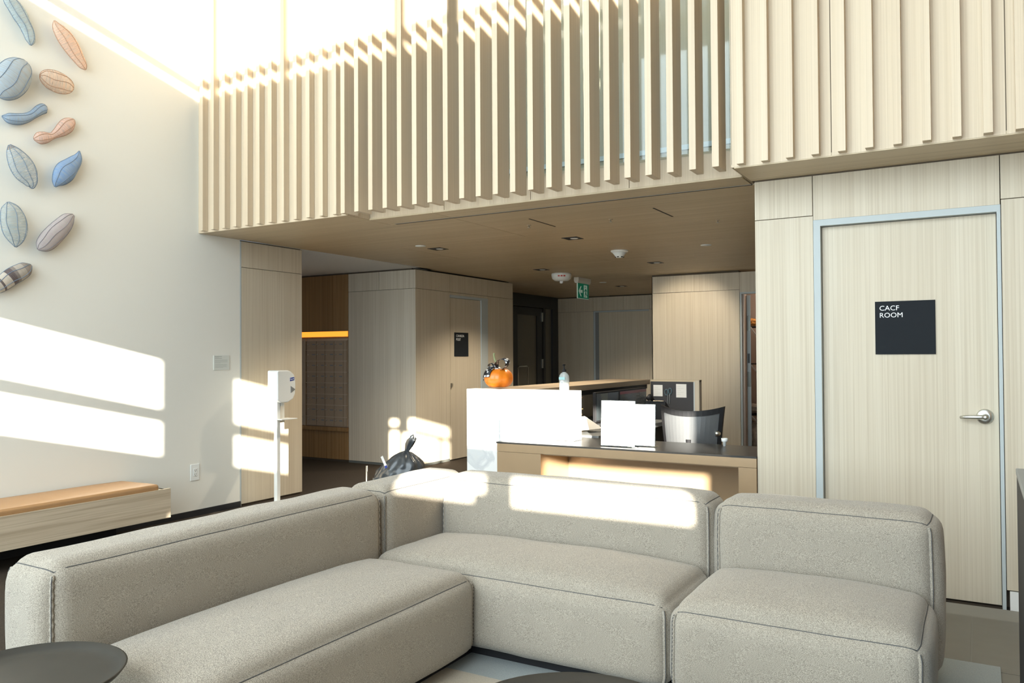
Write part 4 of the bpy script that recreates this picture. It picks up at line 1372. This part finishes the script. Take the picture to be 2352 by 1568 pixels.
for x, y0, y1, lab in ((-2.975, 5.36, 5.80, 'left'), (-2.0, 5.44, 5.86, 'right')):
    t = box('slot_vent', (x - 0.006, y0, ZC - 0.002), (x + 0.006, y1, ZC), M_BLK)
    tag(t, 'narrow dark ceiling slot, the ' + lab + ' of the pair', 'vent', 'narrow ceiling slots')
dt = empty('smoke_detector', (-3.12, 7.50, ZC), 'white conical smoke detector above the desk', 'detector', 'ceiling detectors')
lathe('base', [(0.088, 0.0), (0.088, -0.012), (0.078, -0.020)], (-3.12, 7.50, ZC), M_PLASTIC, dt, seg=32)
lathe('sensor_head', [(0.074, -0.020), (0.040, -0.062), (0.036, -0.072), (0.0, -0.074)], (-3.12, 7.50, ZC), M_PLASTIC, dt, seg=32)
for a in range(6):
    an = a * math.pi / 3 + 0.5
    box('intake', (-3.12 + 0.034 * math.cos(an) - 0.009, 7.50 + 0.034 * math.sin(an) - 0.009, ZC - 0.071), (-3.12 + 0.034 * math.cos(an) + 0.009, 7.50 + 0.034 * math.sin(an) + 0.009, ZC - 0.062), M_BLK, dt)
al = empty('fire_alarm', (-4.65, 9.23, ZC), 'white domed ceiling alarm left of the exit sign', 'detector', 'ceiling detectors')
lathe('dome', [(0.125, 0.0), (0.130, -0.02), (0.118, -0.07), (0.085, -0.095), (0.0, -0.10)], (-4.65, 9.23, ZC), M_PLASTIC, al, seg=32)
lathe('lamp', [(0.022, -0.098), (0.022, -0.125), (0.0, -0.13)], (-4.65, 9.23, ZC), M_LETTER, al, seg=16)
for q in range(3):
    a0 = math.radians(-78 + q * 16)
    n_ = Vector((math.cos(a0), math.sin(a0), 0))
    e_ = Vector((-n_.y, n_.x, 0))
    prism('red_mark', [(-0.013, 0), (0.013, 0), (0.013, 0.018), (-0.013, 0.018)], Vector((-4.65, 9.23, ZC - 0.048)) + n_ * 0.1265, e_, Vector((0.2 * n_.x, 0.2 * n_.y, 1)).normalized(), 0.002, M_RED, al)

XE = -4.70
es = empty('exit_sign', (XE, 9.99, ZC), 'green running man exit sign hanging from the timber ceiling', 'exit sign')
prism('mount', [(-0.035, 0.0), (0.035, 0.0), (0.035, -0.045), (0.022, -0.075), (-0.022, -0.075), (-0.035, -0.045)], (XE, 9.775, ZC), -PX, PZ, 0.40, M_PLASTIC, es)
pn = box('panel', (XE - 0.006, 9.815, 2.112), (XE + 0.006, 10.165, 2.315), M_GREEN, es, bevel=0.003)
box('panel_edge', (XE - 0.007, 9.808, 2.106), (XE + 0.005, 9.815, 2.315), M_EXITW, pn)
box('panel_edge', (XE - 0.007, 9.815, 2.106), (XE + 0.005, 10.165, 2.112), M_EXITW, pn)
og_ = (XE + 0.006, 9.815, 2.112)
prism('arrow', [(0.02, 0.095), (0.085, 0.165), (0.115, 0.165), (0.075, 0.115), (0.145, 0.115), (0.145, 0.075), (0.075, 0.075), (0.115, 0.025), (0.085, 0.025)], og_, PY, PZ, 0.0012, M_EXITW, pn)
prism('doorway', [(0.185, 0.015), (0.295, 0.015), (0.295, 0.185), (0.185, 0.185)], og_, PY, PZ, 0.0012, M_EXITW, pn)
man = [(0.232, 0.135), (0.262, 0.130), (0.285, 0.105), (0.280, 0.098), (0.262, 0.112), (0.258, 0.095), (0.268, 0.065), (0.295, 0.045), (0.290, 0.036), (0.256, 0.052), (0.246, 0.070), (0.236, 0.048), (0.228, 0.015), (0.215, 0.015), (0.220, 0.055), (0.236, 0.088), (0.232, 0.112), (0.215, 0.098), (0.190, 0.098), (0.190, 0.106), (0.210, 0.108)]
prism('running_man', man, (XE + 0.0072, 9.815, 2.112), PY, PZ, 0.0012, M_GREEN, pn)
prism('running_man_head', [(0.228 + 0.011 * math.cos(t * math.pi / 6), 0.158 + 0.012 * math.sin(t * math.pi / 6)) for t in range(12)], (XE + 0.0072, 9.815, 2.112), PY, PZ, 0.0012, M_GREEN, pn)

# ------------------------------------------------------------------ woven pods on the white wall


def unproject(px, py):
    d = fw + rt2 * ((px - 1176) / F_PX) - up2 * ((py - 784) / F_PX)
    t = (XA + 0.05) / d.x
    return Vector((XA + 0.05, d.y * t, CAM_H + d.z * t)), t


def catmull(P, n):
    out = []
    m = len(P)
    for i in range(m - 1):
        p0, p1, p2, p3 = P[max(i - 1, 0)], P[i], P[i + 1], P[min(i + 2, m - 1)]
        for j in range(n):
            t = j / n
            out.append(tuple(0.5 * (2 * p1[k] + (p2[k] - p0[k]) * t + (2 * p0[k] - 5 * p1[k] + 4 * p2[k] - p3[k]) * t * t + (3 * p1[k] - p0[k] - 3 * p2[k] + p3[k]) * t ** 3) for k in range(3)))
    out.append(tuple(P[-1]))
    return out


def pod(spine, sc, off, skin, ribmat, label, nribs=4):
    """spine: (x, y, half width) picked off the wall, turned into metres on it; the pod stands clear of the wall"""
    P = catmull([(x / sc + off[0], y / sc + off[1], wd / sc) for x, y, wd in spine], 5)
    C, Wd = [], []
    for x, y, wd in P:
        c, t = unproject(x, y)
        C.append(c)
        Wd.append(max(0.003, wd * t / F_PX * 1.12))
    base = min(C, key=lambda v: v.z)
    root = empty('woven_pod', (XA, sum(c.y for c in C) / len(C), base.z), label, 'wall sculpture', 'woven pods on the white wall')
    n, sg = len(C), 18
    mxw = max(Wd)
    lift = mxw * 0.62 + 0.012 - 0.05
    V, Fs, uv = [], [], []

    def ring(i, a, k=1.0):
        t = (C[min(i + 1, n - 1)] - C[max(i - 1, 0)]).normalized()
        nrm = Vector((0, -t.z, t.y))
        return C[i] + Vector((lift, 0, 0)) + (nrm * math.cos(a) + Vector((0.62, 0, 0)) * math.sin(a)) * Wd[i] * k
    for i in range(n):
        for q in range(sg):
            V.append(ring(i, 2 * math.pi * q / sg))
            uv.append((i / (n - 1), q / sg))
    for i in range(n - 1):
        for q in range(sg):
            q2 = (q + 1) % sg
            Fs.append((i * sg + q, i * sg + q2, (i + 1) * sg + q2, (i + 1) * sg + q))
    mk('skin', V, Fs, skin, root, smooth=True, uv=uv)
    for r in range(nribs):
        a = math.pi * (r + 0.0) / (nribs - 1)
        wob = [0.10 * math.sin(i * 0.35 + r) for i in range(n)]
        tube('rib', [ring(i, a + wob[i] * (0 < r < nribs - 1), 1.01) for i in range(n)], 0.0022, ribmat, root, seg=5)
    tube('wall_pin', [(XA, C[n // 2].y, C[n // 2].z), (XA + 0.05 + lift - mxw * 0.5, C[n // 2].y, C[n // 2].z)], 0.003, ribmat, root, seg=5)
    return root


def oval(cx, cy, dx, dy, a, b):
    l = math.hypot(dx, dy)
    return [(cx + dx / l * a * s, cy + dy / l * a * s, b * math.sqrt(max(0.004, 1 - s * s))) for s in (-1, -0.93, -0.75, -0.45, 0, 0.45, 0.75, 0.93, 1)]


RB = plain('wire_blue', (0.16, 0.22, 0.30), 0.6)
RP = plain('wire_copper', (0.42, 0.25, 0.16), 0.6)
RG = plain('wire_grey', (0.24, 0.23, 0.25), 0.6)
K1, O1 = 4.61, (0, 0)
K2, O2 = 4.357, (0, 320)
pod([(85, -75, 8), (88, -40, 45), (110, 10, 62), (165, 80, 72), (220, 170, 74), (268, 260, 62), (308, 350, 56), (326, 430, 42), (326, 478, 6)], K1, O1, woven('skin_slate', (0.36, 0.46, 0.51), (0.58, 0.65, 0.64), 0.42), RB, 'long slate blue woven pod cut by the top edge')
pod([(575, 218, 6), (608, 290, 55), (688, 400, 82), (768, 520, 78), (830, 620, 60), (882, 700, 40), (906, 738, 6)], K1, O1, woven('skin_peach', (0.80, 0.50, 0.35), (0.86, 0.66, 0.53), 0.40), RP, 'long peach woven pod highest on the right')
pod(oval(100, 845, 0.62, -0.78, 235, 152), K1, O1, woven('skin_lake', (0.33, 0.41, 0.49), (0.54, 0.57, 0.57), 0.26), RB, 'broad blue-grey oval pod at the left edge of the frame', 5)
pod(oval(590, 868, 1, 0.36, 192, 102), K1, O1, woven('skin_apricot', (0.76, 0.50, 0.34), (0.84, 0.70, 0.57), 0.48, ([(0.0, 0.85), (0.06, 0.0)], (0.75, 0.20, 0.03))), RP, 'small apricot oval pod with a bright orange tip', 5)
pod([(32, 1225, 5), (98, 1248, 45), (200, 1258, 52), (290, 1243, 42), (360, 1210, 36), (430, 1162, 44), (485, 1142, 42), (512, 1140, 8)], K1, O1, woven('skin_denim', (0.25, 0.36, 0.51), (0.46, 0.55, 0.63), 0.22), RB, 'curved denim blue pod shaped like a bean')
pod([(364, 1468, 12), (415, 1462, 52), (490, 1452, 50), (552, 1440, 30), (600, 1412, 38), (660, 1372, 58), (720, 1322, 64), (770, 1282, 38), (788, 1262, 6)], K1, O1, woven('skin_salmon', (0.70, 0.44, 0.34), (0.80, 0.60, 0.51), 0.26), RP, 'curved salmon pink pod pinched in the middle')
pod([(82, 56, 10), (118, 120, 62), (178, 220, 100), (238, 320, 106), (285, 410, 76), (300, 470, 38), (296, 490, 5)], K2, O2, woven('skin_cloud', (0.30, 0.38, 0.45), (0.66, 0.67, 0.62), 0.56, ([(0.0, 0.75), (0.11, 0.0), (0.92, 0.8)], (0.20, 0.12, 0.07))), RB, 'open grey-blue pod with brown tips at both ends', 5)
pod([(790, 118, 4), (772, 190, 42), (712, 260, 68), (650, 322, 88), (600, 382, 76), (562, 432, 44), (545, 475, 6)], K2, O2, woven('skin_cobalt', (0.16, 0.28, 0.50), (0.38, 0.50, 0.66), 0.14), RB, 'dense cobalt blue pod with a pointed upper tip')
pod([(70, 628, 8), (85, 680, 72), (108, 760, 102), (130, 850, 112), (140, 940, 102), (146, 1020, 62), (146, 1080, 6)], K2, O2, woven('skin_mist', (0.32, 0.40, 0.43), (0.64, 0.65, 0.59), 0.54), RB, 'open grey oval pod left of the mauve pod', 5)
pod([(732, 758, 12), (682, 800, 58), (610, 880, 78), (540, 950, 84), (470, 1020, 82), (410, 1070, 58), (378, 1102, 10)], K2, O2, woven('skin_mauve', (0.40, 0.34, 0.35), (0.64, 0.59, 0.57), 0.20), RG, 'mauve grey pod slanting up to the right', 5)
pod([(314, 1258, 12), (270, 1290, 58), (200, 1330, 72), (120, 1372, 74), (40, 1430, 70), (-40, 1480, 58), (-90, 1505, 8)], K2, O2, woven('skin_striped', (0.50, 0.44, 0.38), (0.66, 0.60, 0.50), 0.12, ([(0.0, 0.6), (0.24, 0.25), (0.40, 0.75), (0.46, 1.0), (0.56, 0.0), (0.70, 1.0), (0.74, 0.1)], (0.13, 0.10, 0.10))), RB, 'banded brown and blue pod lowest at the left edge')

for o in COL.objects:
    if o.type == 'MESH' and o.parent is None and 'label' not in o:
        print('UNLABELLED', o.name)
